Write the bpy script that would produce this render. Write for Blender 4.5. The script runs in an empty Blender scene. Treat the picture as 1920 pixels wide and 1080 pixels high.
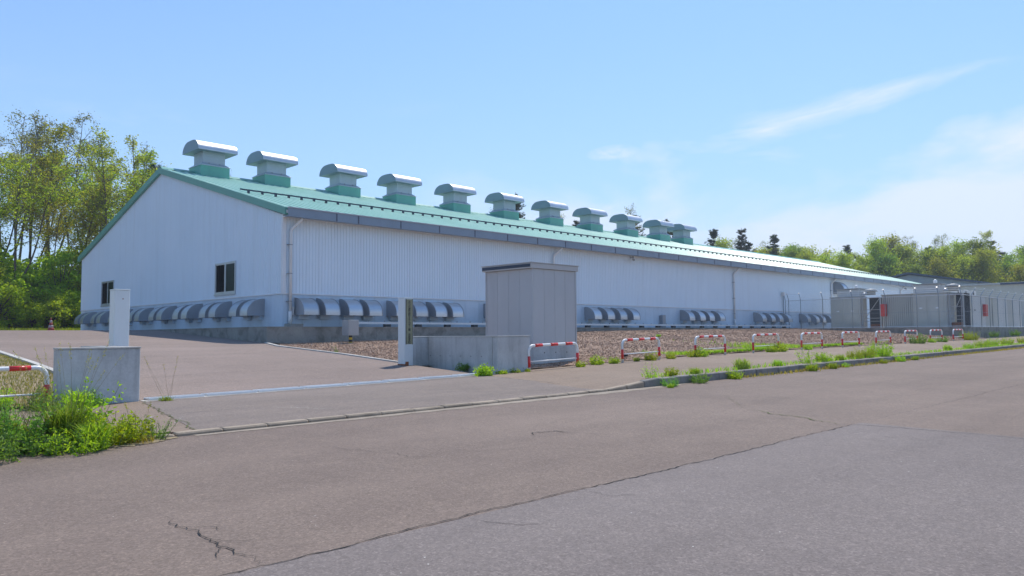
import bpy, bmesh, math, random
import numpy as np
from mathutils import Matrix, Vector
R = math.radians
scene = bpy.context.scene
COL = scene.collection

# ------------------------------------------------------------------ camera
YAW = math.atan2(1452.0, 1456.0)          # the long facade runs this far to the right of the view axis
PITCH = math.atan2(88.5, 1456.0)
ROLL = math.atan(0.0075)
f0 = Vector((math.cos(YAW), math.sin(YAW), 0)); r0 = Vector((math.sin(YAW), -math.cos(YAW), 0)); u0 = Vector((0, 0, 1))
fw = f0*math.cos(PITCH) + u0*math.sin(PITCH); u1 = u0*math.cos(PITCH) - f0*math.sin(PITCH)
rt = r0*math.cos(ROLL) - u1*math.sin(ROLL); up = u1*math.cos(ROLL) + r0*math.sin(ROLL)
cam = bpy.data.objects.new('camera', bpy.data.cameras.new('camera')); COL.objects.link(cam)
cam.matrix_world = Matrix(((rt.x, up.x, -fw.x, 0), (rt.y, up.y, -fw.y, 0), (rt.z, up.z, -fw.z, 1.5), (0, 0, 0, 1)))
cam.data.sensor_width = 36.0; cam.data.lens = 1456.0/1920*36; cam.data.clip_end = 5000; cam.data.clip_start = 0.05
scene.camera = cam

# ------------------------------------------------------------------ light
SUN_EL, SUN_AZ = 60.0, 64.0              # azimuth clockwise from +Y
scene.world = bpy.data.worlds.new('World'); scene.world.use_nodes = True
WT = scene.world.node_tree
SKY_STRENGTH, CLOUD_LEVEL = 0.136, 5.4
sun = bpy.data.objects.new('sun', bpy.data.lights.new('sun', 'SUN')); COL.objects.link(sun)
sun.data.energy = 3.1; sun.data.angle = R(0.5); sun.data.color = (1.0, 0.93, 0.83)
sd = Vector((math.sin(R(SUN_AZ))*math.cos(R(SUN_EL)), math.cos(R(SUN_AZ))*math.cos(R(SUN_EL)), math.sin(R(SUN_EL))))
sun.rotation_euler = sd.to_track_quat('Z', 'Y').to_euler()
scene.view_settings.view_transform = 'Standard'; scene.view_settings.look = 'None'
scene.view_settings.gamma = 1.0; scene.view_settings.exposure = 0.42
scene.view_settings.use_curve_mapping = False
scene.cycles.use_denoising = True; scene.cycles.use_adaptive_sampling = True; scene.cycles.adaptive_threshold = 0.02
scene.cycles.max_bounces = 4; scene.cycles.diffuse_bounces = 2; scene.cycles.glossy_bounces = 3; scene.cycles.transmission_bounces = 2; scene.cycles.transparent_max_bounces = 4

class NT:
    """small helper for node graphs"""
    def __init__(s, t): s.t = t; s.l = t.links; t.nodes.clear()
    def n(s, typ, **kw):
        nd = s.t.nodes.new(typ)
        for k, v in kw.items():
            if k.startswith('i_'):
                key = k[2:].replace('_', ' ')
                s.set(nd.inputs[key], v)
            else: setattr(nd, k, v)
        return nd
    def set(s, inp, v):
        if isinstance(v, bpy.types.NodeSocket): s.l.new(v, inp)
        else: inp.default_value = v
    def m(s, op, a, b=None, c=None, clamp=False):
        nd = s.t.nodes.new('ShaderNodeMath'); nd.operation = op; nd.use_clamp = clamp
        s.set(nd.inputs[0], a)
        if b is not None: s.set(nd.inputs[1], b)
        if c is not None: s.set(nd.inputs[2], c)
        return nd.outputs[0]
    def ramp(s, fac, stops, interp='LINEAR'):
        nd = s.t.nodes.new('ShaderNodeValToRGB'); nd.color_ramp.interpolation = interp
        e = nd.color_ramp.elements
        while len(e) < len(stops): e.new(0.5)
        for el, (p, c) in zip(e, stops):
            el.position = p; el.color = (c, c, c, 1) if not hasattr(c, '__len__') else (*c, 1)
        s.l.new(fac, nd.inputs[0]); return nd.outputs[0]
    def mix(s, fac, a, b, blend='MIX'):
        nd = s.t.nodes.new('ShaderNodeMix'); nd.data_type = 'RGBA'; nd.blend_type = blend
        s.set(nd.inputs[0], fac)
        s.set(nd.inputs[6], a if isinstance(a, bpy.types.NodeSocket) else (*a, 1))
        s.set(nd.inputs[7], b if isinstance(b, bpy.types.NodeSocket) else (*b, 1))
        return nd.outputs[2]
    def noise(s, vec, scale, detail=4, rough=0.55, dist=0.0):
        nd = s.n('ShaderNodeTexNoise'); nd.inputs['Scale'].default_value = scale
        nd.inputs['Detail'].default_value = detail; nd.inputs['Roughness'].default_value = rough
        nd.inputs['Distortion'].default_value = dist
        if vec is not None: s.l.new(vec, nd.inputs['Vector'])
        return nd.outputs['Fac']
    def sep(s, v):
        nd = s.n('ShaderNodeSeparateXYZ'); s.l.new(v, nd.inputs[0]); return nd.outputs
    def comb(s, x, y, z):
        nd = s.n('ShaderNodeCombineXYZ')
        for i, v in enumerate((x, y, z)): s.set(nd.inputs[i], v)
        return nd.outputs[0]
    def mapped(s, v, scale=(1, 1, 1), loc=(0, 0, 0)):
        nd = s.n('ShaderNodeMapping'); nd.inputs['Scale'].default_value = scale; nd.inputs['Location'].default_value = loc
        s.l.new(v, nd.inputs['Vector']); return nd.outputs[0]

# sky with thin high cloud
W = NT(WT)
sky = W.n('ShaderNodeTexSky', sky_type='NISHITA'); sky.sun_disc = False
sky.sun_elevation = R(SUN_EL); sky.sun_rotation = R(SUN_AZ)
sky.altitude = 20; sky.air_density = 1.0; sky.dust_density = 0.5; sky.ozone_density = 2.6
gen = W.n('ShaderNodeTexCoord').outputs['Generated']
dx, dy, dz = W.sep(gen)
az = W.m('MULTIPLY', W.m('ARCTAN2', dy, dx), 57.29578)
el = W.m('MULTIPLY', W.m('ARCSINE', dz), 57.29578)
# feathered streak of cirrus: long axis tilted in azimuth/elevation
ua = W.m('SUBTRACT', 20.0, az); va = W.m('SUBTRACT', el, 15.45)
ct, st = math.cos(R(9.5)), math.sin(R(9.5))
uu = W.m('ADD', W.m('MULTIPLY', ua, ct), W.m('MULTIPLY', va, st))
vv = W.m('SUBTRACT', W.m('MULTIPLY', va, ct), W.m('MULTIPLY', ua, st))
warp = W.m('MULTIPLY', W.m('SUBTRACT', W.noise(W.comb(W.m('MULTIPLY', uu, 0.16), W.m('MULTIPLY', vv, 0.5), 0.0), 1.0, 3), 0.5), 1.6)
vw = W.m('ADD', vv, warp)
width = W.m('MULTIPLY_ADD', uu, -0.075, 0.85)
side = W.m('SUBTRACT', 1.0, W.m('DIVIDE', W.m('ABSOLUTE', vw), W.m('MAXIMUM', width, 0.2)), clamp=True)
ends = W.m('MULTIPLY', W.m('SMOOTH_MIN', W.m('MULTIPLY', W.m('ADD', uu, 9.0), 0.45), 1.0, 0.3), W.m('MULTIPLY', W.m('SUBTRACT', 9.5, uu), 0.12, clamp=True), clamp=True)
fib = W.noise(W.comb(W.m('MULTIPLY', uu, 0.35), W.m('MULTIPLY', vv, 3.2), 3.0), 1.0, 6, 0.6, 0.4)
streak = W.m('MULTIPLY', W.m('MULTIPLY', side, ends), W.ramp(fib, [(0.25, 0.35), (0.7, 1.0)]))
# low bank of thin cloud over one quarter of the horizon
cv = W.comb(W.m('MULTIPLY', az, 0.07), W.m('MULTIPLY', el, 0.17), 1.7)
cn = W.noise(cv, 1.0, 7, 0.56, 0.3)
lim = W.m('MULTIPLY_ADD', W.m('SUBTRACT', 22.0, az), 0.05, 13.0)
bank_e = W.m('MULTIPLY', W.m('SUBTRACT', W.m('ADD', lim, W.m('MULTIPLY', W.m('SUBTRACT', cn, 0.5), 15.0)), el), 0.34, clamp=True)
bank_a = W.m('MULTIPLY', W.m('SUBTRACT', 54.0, az), 0.07, clamp=True)
bank_b = W.m('MULTIPLY', W.m('ADD', az, 75.0), 0.04, clamp=True)
bank = W.m('MULTIPLY', W.m('MULTIPLY', W.m('MULTIPLY', bank_e, bank_a), bank_b), W.ramp(cn, [(0.28, 0.40), (0.56, 1.0)]))
# scattered faint tufts elsewhere
tn = W.noise(W.comb(W.m('MULTIPLY', az, 0.05), W.m('MULTIPLY', el, 0.22), 8.3), 1.0, 6, 0.6, 0.5)
tuft = W.m('MULTIPLY', W.ramp(tn, [(0.55, 0.0), (0.74, 0.6)]), W.m('MULTIPLY', W.m('SUBTRACT', 17.0, el), 0.16, clamp=True))
pa = W.m('DIVIDE', W.m('SUBTRACT', az, 37.4), 2.0); pe = W.m('DIVIDE', W.m('ADD', W.m('SUBTRACT', el, 13.2), W.m('MULTIPLY', W.m('SUBTRACT', az, 37.4), 0.08)), 0.6)
puff = W.m('SUBTRACT', 1.0, W.m('ADD', W.m('MULTIPLY', pa, pa), W.m('MULTIPLY', pe, pe)), clamp=True)
puff = W.m('MULTIPLY', puff, W.ramp(W.noise(W.comb(W.m('MULTIPLY', az, 0.9), W.m('MULTIPLY', el, 2.2), 5.1), 1.0, 5, 0.6), [(0.35, 0.1), (0.65, 1.0)]))
tuft = W.m('ADD', tuft, W.m('MULTIPLY', puff, 0.8))
cloud = W.m('MINIMUM', W.m('ADD', W.m('MULTIPLY', streak, 0.85), W.m('ADD', W.m('MULTIPLY', bank, 0.95), tuft)), 0.9)
# pale haze near the horizon
hz = W.m('MULTIPLY', W.m('POWER', W.m('SUBTRACT', 1.0, W.m('ABSOLUTE', dz), clamp=True), 3.0), 0.90)
skyc = W.mix(1.0, sky.outputs[0], (0.66, 0.88, 1.05), 'MULTIPLY')
skyc = W.mix(hz, skyc, (2.9, 3.8, 5.2))
skyc = W.mix(cloud, skyc, (CLOUD_LEVEL*0.83, CLOUD_LEVEL*0.93, CLOUD_LEVEL*1.10))
bg = W.n('ShaderNodeBackground'); W.l.new(skyc, bg.inputs[0]); bg.inputs[1].default_value = SKY_STRENGTH
W.l.new(bg.outputs[0], W.n('ShaderNodeOutputWorld').inputs[0])

# ------------------------------------------------------------------ materials
MATS = {}
def newmat(name):
    m = bpy.data.materials.new(name); m.use_nodes = True
    t = NT(m.node_tree); out = t.n('ShaderNodeOutputMaterial'); MATS[name] = m
    return m, t, out
def pbsdf(t, out, col, rough=0.6, metal=0.0, bump=None, bstr=0.3, bdist=0.01, spec=0.5):
    b = t.n('ShaderNodeBsdfPrincipled')
    t.set(b.inputs['Base Color'], col if isinstance(col, bpy.types.NodeSocket) else (*col, 1))
    t.set(b.inputs['Roughness'], rough); t.set(b.inputs['Metallic'], metal); t.set(b.inputs['Specular IOR Level'], spec)
    if bump is not None:
        bn = t.n('ShaderNodeBump'); bn.inputs['Strength'].default_value = bstr; bn.inputs['Distance'].default_value = bdist
        t.l.new(bump, bn.inputs['Height']); t.l.new(bn.outputs[0], b.inputs['Normal'])
    t.l.new(b.outputs[0], out.inputs[0]); return b
def objc(t): return t.n('ShaderNodeTexCoord').outputs['Object']
def geo(t): return t.n('ShaderNodeNewGeometry').outputs['Position']

def plain(name, col, rough=0.5, metal=0.0, var=0.08, scale=1.5, spec=0.5):
    m, t, out = newmat(name); p = geo(t)
    n = t.noise(p, scale, 5); n2 = t.noise(p, scale*14, 3)
    f = t.m('ADD', t.m('MULTIPLY', n, 0.7), t.m('MULTIPLY', n2, 0.3))
    c = t.mix(t.ramp(f, [(0.3, 0.0), (0.7, 1.0)]), tuple(x*(1-var) for x in col), tuple(min(1, x*(1+var)) for x in col))
    oi = t.n('ShaderNodeObjectInfo').outputs['Random']; k_ = t.m('MULTIPLY_ADD', oi, 0.10 if metal < 0.8 else 0.22, 0.95 if metal < 0.8 else 0.89)
    c = t.mix(1.0, c, t.comb(k_, k_, k_), 'MULTIPLY')
    dv = t.noise(t.mapped(p, (3.5, 3.5, 0.5)), 1.0, 5, 0.65)
    c = t.mix(t.m('MULTIPLY', t.ramp(dv, [(0.52, 0.0), (0.74, 1.0)]), 0.16), c, tuple(x*0.6 for x in col))
    r = t.m('MULTIPLY_ADD', n, 0.18, rough-0.09)
    pbsdf(t, out, c, r, metal, spec=spec); return m

def asphalt(name, dark, light, tint, speck=0.5, grain=90):
    m, t, out = newmat(name); p = geo(t)
    big = t.noise(p, 0.22, 5, 0.6); mid = t.noise(p, 2.2, 5, 0.6)
    fine = t.noise(p, grain, 3, 0.7)
    v = t.n('ShaderNodeTexVoronoi'); v.inputs['Scale'].default_value = grain*0.9; t.l.new(p, v.inputs['Vector'])
    vc = t.sep(v.outputs['Color'])[0]
    base = t.mix(t.ramp(big, [(0.3, 0.0), (0.7, 1.0)]), dark, light)
    base = t.mix(t.m('MULTIPLY', t.ramp(mid, [(0.4, 0.0), (0.75, 1.0)]), 0.35), base, tint)
    # stretched wear along the travel direction
    wear = t.noise(t.mapped(p, (0.12, 1.3, 1)), 1.0, 4, 0.6)
    base = t.mix(t.m('MULTIPLY', t.ramp(wear, [(0.42, 0.0), (0.62, 1.0)]), 0.22), base, tuple(x*0.78 for x in dark))
    agg = t.ramp(vc, [(0.0, 0.66), (0.45, 0.97), (0.85, 1.18), (1.0, 1.6)])
    v2 = t.n('ShaderNodeTexVoronoi'); v2.inputs['Scale'].default_value = grain*0.38; t.l.new(p, v2.inputs['Vector'])
    base = t.mix(0.3, base, t.ramp(t.sep(v2.outputs['Color'])[1], [(0.0, 0.72), (0.6, 1.0), (1.0, 1.35)]), 'MULTIPLY')
    base = t.mix(0.58, base, agg, 'MULTIPLY')
    track = t.noise(t.mapped(p, (0.05, 0.9, 1), (3, 1, 0)), 1.0, 3, 0.5)
    base = t.mix(t.m('MULTIPLY', t.ramp(track, [(0.5, 0.0), (0.68, 1.0)]), 0.2), base, tuple(min(1, x*1.25) for x in light))
    stn = t.noise(p, 0.9, 5, 0.65, 1.2)
    base = t.mix(t.m('MULTIPLY', t.ramp(stn, [(0.62, 0.0), (0.72, 1.0)]), 0.28), base, tuple(x*0.55 for x in dark))
    sp = t.n('ShaderNodeTexVoronoi'); sp.inputs['Scale'].default_value = 9; t.l.new(p, sp.inputs['Vector'])
    spm = t.m('MULTIPLY', t.ramp(sp.outputs['Distance'], [(0.045, 1.0), (0.06, 0.0)]), t.ramp(t.sep(sp.outputs['Color'])[1], [(0.8, 0.0), (0.82, speck)]))
    base = t.mix(spm, base, (0.75, 0.72, 0.68))
    pbsdf(t, out, base, 0.85, 0, t.m('ADD', fine, t.m('MULTIPLY', vc, 0.8)), 0.55, 0.006, spec=0.3); return m

def concrete(name, col, stain=0.5, streak=True, rough=0.85):
    m, t, out = newmat(name); p = geo(t)
    n = t.noise(p, 1.1, 6, 0.62); f = t.noise(p, 26, 4, 0.6)
    sv = t.mapped(p, (4.0, 4.0, 0.5) if streak else (2, 2, 2))
    s = t.noise(sv, 1.0, 5, 0.62)
    c = t.mix(t.ramp(n, [(0.3, 0.0), (0.72, 1.0)]), tuple(x*0.82 for x in col), tuple(x*1.12 for x in col))
    c = t.mix(t.m('MULTIPLY', t.ramp(s, [(0.48, 0.0), (0.70, 1.0)]), stain), c, tuple(x*0.42 for x in col))
    c = t.mix(t.m('MULTIPLY', t.ramp(t.noise(p, 0.7, 4, 0.65, 0.6), [(0.56, 0.0), (0.7, 1.0)]), stain*0.8), c, (col[0]*0.5, col[1]*0.5, col[2]*0.46))
    c = t.mix(0.25, c, t.ramp(f, [(0.3, 0.6), (0.7, 1.2)]), 'MULTIPLY')
    pbsdf(t, out, c, rough, 0, t.m('ADD', f, t.m('MULTIPLY', n, 0.5)), 0.35, 0.006, spec=0.3); return m

def leafmat(name, a, b, c, trans=0.45, rough=0.55):
    m, t, out = newmat(name)
    g = t.n('ShaderNodeNewGeometry'); oi = t.n('ShaderNodeObjectInfo')
    n = t.noise(g.outputs['Position'], 0.5, 3, 0.6)
    col = t.ramp(g.outputs['Random Per Island'], [(0.0, a), (0.55, b), (1.0, c)])
    col = t.mix(t.ramp(n, [(0.4, 0.0), (0.7, 0.4)]), col, a)
    hs = t.n('ShaderNodeHueSaturation'); t.l.new(col, hs.inputs['Color'])
    t.l.new(t.m('MULTIPLY_ADD', oi.outputs['Random'], 0.05, 0.475), hs.inputs['Hue'])
    t.l.new(t.m('MULTIPLY_ADD', oi.outputs['Random'], 0.5, 0.78), hs.inputs['Value'])
    d = t.n('ShaderNodeBsdfPrincipled'); t.l.new(hs.outputs[0], d.inputs['Base Color']); d.inputs['Roughness'].default_value = rough
    d.inputs['Specular IOR Level'].default_value = 0.3
    tr = t.n('ShaderNodeBsdfTranslucent'); t.l.new(t.mix(1.0, hs.outputs[0], (1.5, 1.55, 0.75), 'MULTIPLY'), tr.inputs[0])
    mx = t.n('ShaderNodeMixShader'); mx.inputs[0].default_value = trans
    t.l.new(d.outputs[0], mx.inputs[1]); t.l.new(tr.outputs[0], mx.inputs[2]); t.l.new(mx.outputs[0], out.inputs[0]); return m

asphalt('road_asphalt', (0.166, 0.126, 0.104), (0.227, 0.174, 0.142), (0.261, 0.202, 0.160))
asphalt('patch_asphalt', (0.169, 0.141, 0.130), (0.212, 0.180, 0.166), (0.237, 0.198, 0.177), 0.8)
asphalt('yard_asphalt', (0.217, 0.169, 0.144), (0.282, 0.221, 0.191), (0.317, 0.239, 0.196), 0.3)
asphalt('apron_asphalt', (0.173, 0.141, 0.122), (0.240, 0.196, 0.169), (0.286, 0.227, 0.181), 0.5)
asphalt('walk_asphalt', (0.209, 0.155, 0.117), (0.282, 0.216, 0.163), (0.305, 0.230, 0.167), 0.3)
concrete('concrete_wall', (0.56, 0.56, 0.55), 0.45)
concrete('concrete_plinth', (0.33, 0.315, 0.28), 0.8, False)
concrete('concrete_kerb', (0.38, 0.31, 0.235), 0.7, False)
concrete('gutter_concrete', (0.34, 0.285, 0.225), 0.5, False)
concrete('kerb_dark', (0.27, 0.255, 0.235), 0.7, False)
concrete('concrete_pale', (0.56, 0.54, 0.50), 0.35, False)
def cladding():
    m, t, out = newmat('white_cladding'); p = geo(t)
    n = t.noise(p, 0.5, 5); st_ = t.noise(t.mapped(p, (2.6, 2.6, 0.10)), 1.0, 5, 0.6); f = t.noise(p, 9, 4)
    c = t.mix(t.ramp(n, [(0.3, 0.0), (0.7, 1.0)]), (0.75, 0.86, 0.95), (0.80, 0.90, 0.98))
    c = t.mix(t.m('MULTIPLY', t.ramp(st_, [(0.50, 0.0), (0.72, 1.0)]), 0.22), c, (0.58, 0.62, 0.64))
    c = t.mix(t.m('MULTIPLY', t.ramp(f, [(0.60, 0.0), (0.75, 1.0)]), 0.12), c, (0.55, 0.56, 0.55))
    pbsdf(t, out, c, t.m('MULTIPLY_ADD', n, 0.18, 0.36)); return m
cladding()
plain('base_panel', (0.58, 0.69, 0.79), 0.5, 0, 0.06, 0.8)
plain('white_trim', (0.80, 0.81, 0.82), 0.4, 0, 0.05)
plain('pipe_grey', (0.82, 0.81, 0.79), 0.45, 0, 0.06)
plain('green_trim', (0.13, 0.37, 0.29), 0.38, 0, 0.08)
plain('curb_green', (0.15, 0.46, 0.36), 0.42, 0, 0.08)
plain('gutter_slate', (0.25, 0.32, 0.40), 0.42, 0.0, 0.08)
plain('joint_dark', (0.10, 0.12, 0.16), 0.5)
plain('gutter_lip', (0.42, 0.40, 0.45), 0.4, 0.2, 0.06)
plain('galvanised', (0.55, 0.57, 0.59), 0.42, 0.85, 0.08, 1.1)
plain('cheek_grey', (0.36, 0.38, 0.41), 0.5, 0.3, 0.08)
plain('neck_panel', (0.46, 0.52, 0.58), 0.45, 0.15, 0.05)
plain('vent_end', (0.22, 0.30, 0.35), 0.42, 0.25, 0.05)
plain('shed_grey', (0.50, 0.495, 0.50), 0.55, 0, 0.04, 0.8)
plain('shed_fascia', (0.52, 0.50, 0.49), 0.5, 0, 0.05)
plain('navy', (0.02, 0.035, 0.07), 0.4, 0, 0.1)
plain('unit_grey', (0.54, 0.525, 0.455), 0.6, 0, 0.07, 1.2)
plain('unit_pale', (0.62, 0.61, 0.57), 0.6, 0, 0.06, 1.2)
plain('cabinet_grey', (0.40, 0.41, 0.42), 0.4, 0.3, 0.05)
plain('unit_roof', (0.44, 0.44, 0.42), 0.6, 0, 0.08)
plain('dark_bay', (0.05, 0.055, 0.06), 0.7, 0, 0.15)
plain('black', (0.015, 0.015, 0.016), 0.5, 0, 0.1)
plain('steel', (0.68, 0.72, 0.76), 0.45, 0.35, 0.06)
plain('fence_steel', (0.30, 0.36, 0.42), 0.5, 0.4, 0.08)
plain('paint_white', (0.82, 0.82, 0.80), 0.35, 0, 0.04)
plain('paint_red', (0.72, 0.035, 0.03), 0.35, 0, 0.06)
plain('cone_red', (0.36, 0.07, 0.06), 0.7)
plain('cone_white', (0.42, 0.36, 0.38), 0.7)
plain('box_red', (0.60, 0.05, 0.035), 0.45, 0, 0.06)
plain('post_white', (0.72, 0.76, 0.76), 0.4, 0, 0.04)
plain('plaque', (0.30, 0.29, 0.18), 0.5, 0.2, 0.12, 6)
plain('yellow', (0.75, 0.50, 0.03), 0.5)
plain('frame_alu', (0.55, 0.58, 0.60), 0.35, 0.5, 0.04)
plain('bark', (0.115, 0.085, 0.065), 0.9, 0, 0.35, 2.5)
plain('bark_pale', (0.20, 0.175, 0.15), 0.9, 0, 0.3, 2.5)
plain('stem_green', (0.12, 0.17, 0.05), 0.7, 0, 0.2, 8)
plain('stem_straw', (0.32, 0.25, 0.12), 0.7, 0, 0.2, 8)
plain('crack_dark', (0.022, 0.020, 0.018), 0.95, 0, 0.3, 9)
plain('crack_moss', (0.10, 0.115, 0.03), 0.95, 0, 0.4, 9)
plain('far_roof', (0.06, 0.085, 0.13), 0.5, 0, 0.1)
plain('far_wall', (0.33, 0.38, 0.42), 0.6, 0, 0.05)
plain('rust', (0.28, 0.10, 0.04), 0.85, 0, 0.3, 12)
plain('straw_ground', (0.30, 0.235, 0.14), 0.95, 0, 0.35, 5)

def roofmat():
    m, t, out = newmat('roof_green'); p = geo(t)
    n = t.noise(p, 0.5, 5); c = t.mix(t.ramp(n, [(0.3, 0.0), (0.7, 1.0)]), (0.38, 0.63, 0.51), (0.44, 0.68, 0.565))
    s = t.noise(t.mapped(p, (6, 0.35, 0.35)), 1.0, 4)
    c = t.mix(t.m('MULTIPLY', t.ramp(s, [(0.5, 0.0), (0.75, 1.0)]), 0.2), c, (0.52, 0.70, 0.60))
    pbsdf(t, out, c, t.m('MULTIPLY_ADD', n, 0.08, 0.36), 0.0, spec=0.13); return m
roofmat()
def glassmat():
    m, t, out = newmat('window_glass'); p = geo(t)
    n = t.noise(p, 0.9, 2)
    b = pbsdf(t, out, t.mix(n, (0.012, 0.024, 0.024), (0.018, 0.034, 0.034)), 0.28, 0.0, spec=0.12)
    return m
glassmat()
plain('insect_screen', (0.025, 0.035, 0.04), 0.8, 0, 0.1)
def gravelmat():
    m, t, out = newmat('gravel'); p = geo(t)
    v = t.n('ShaderNodeTexVoronoi'); v.inputs['Scale'].default_value = 24; t.l.new(p, v.inputs['Vector'])
    c = t.ramp(t.sep(v.outputs['Color'])[0], [(0.0, (0.20, 0.13, 0.09)), (0.4, (0.38, 0.25, 0.175)), (0.75, (0.48, 0.335, 0.245)), (1.0, (0.53, 0.39, 0.295))])
    big = t.noise(p, 0.45, 4)
    c = t.mix(0.5, c, t.ramp(big, [(0.3, 0.75), (0.7, 1.15)]), 'MULTIPLY')
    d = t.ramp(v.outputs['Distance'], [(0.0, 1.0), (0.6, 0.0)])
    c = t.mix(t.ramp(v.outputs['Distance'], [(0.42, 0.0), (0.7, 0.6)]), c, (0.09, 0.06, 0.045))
    pbsdf(t, out, c, 0.9, 0, d, 0.7, 0.04, spec=0.25); return m
gravelmat()
def stonemat():
    m, t, out = newmat('gravel_stone'); g = t.n('ShaderNodeNewGeometry')
    c = t.ramp(g.outputs['Random Per Island'], [(0.0, (0.22, 0.14, 0.10)), (0.4, (0.40, 0.265, 0.19)), (0.8, (0.52, 0.37, 0.27)), (1.0, (0.56, 0.42, 0.32))])
    pbsdf(t, out, c, 0.9, spec=0.25); return m
stonemat()
def groundmat():
    m, t, out = newmat('grass_ground'); p = geo(t)
    c = t.mix(t.ramp(t.noise(p, 0.3, 6, 0.65), [(0.35, 0.0), (0.65, 1.0)]), (0.075, 0.10, 0.028), (0.16, 0.15, 0.05))
    c = t.mix(t.ramp(t.noise(p, 5, 4, 0.7), [(0.45, 0.0), (0.7, 0.7)]), c, (0.06, 0.05, 0.025))
    pbsdf(t, out, c, 0.95, 0, t.noise(p, 12, 4, 0.7), 0.8, 0.08, spec=0.2); return m
groundmat()
leafmat('leaf_spring', (0.20, 0.23, 0.028), (0.33, 0.35, 0.042), (0.46, 0.44, 0.07), 0.6)
leafmat('leaf_green', (0.18, 0.27, 0.024), (0.29, 0.385, 0.036), (0.42, 0.46, 0.06), 0.6)
leafmat('leaf_pale', (0.15, 0.165, 0.065), (0.22, 0.24, 0.09), (0.30, 0.31, 0.12), 0.5)
leafmat('leaf_rust', (0.22, 0.12, 0.05), (0.30, 0.13, 0.06), (0.32, 0.22, 0.06), 0.55)
leafmat('leaf_deep', (0.11, 0.185, 0.03), (0.19, 0.28, 0.042), (0.29, 0.36, 0.055), 0.58)
leafmat('leaf_wood', (0.21, 0.26, 0.03), (0.32, 0.36, 0.04), (0.43, 0.45, 0.06), 0.6)
leafmat('leaf_shrub', (0.20, 0.33, 0.020), (0.33, 0.46, 0.030), (0.46, 0.54, 0.05), 0.62)
leafmat('needle', (0.028, 0.045, 0.030), (0.045, 0.070, 0.040), (0.085, 0.105, 0.050), 0.25)
leafmat('weed_bright', (0.22, 0.33, 0.014), (0.34, 0.45, 0.024), (0.47, 0.54, 0.045), 0.45)
leafmat('weed_deep', (0.11, 0.22, 0.045), (0.18, 0.32, 0.058), (0.30, 0.43, 0.07), 0.45)
leafmat('blade_green', (0.16, 0.28, 0.020), (0.27, 0.40, 0.028), (0.44, 0.50, 0.06), 0.45)
leafmat('blade_deep', (0.10, 0.19, 0.025), (0.17, 0.28, 0.035), (0.32, 0.40, 0.09), 0.4)
leafmat('blade_lawn', (0.13, 0.155, 0.03), (0.24, 0.21, 0.06), (0.34, 0.25, 0.12), 0.35)
leafmat('blade_dry', (0.20, 0.19, 0.030), (0.36, 0.29, 0.05), (0.52, 0.39, 0.11), 0.4)

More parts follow.
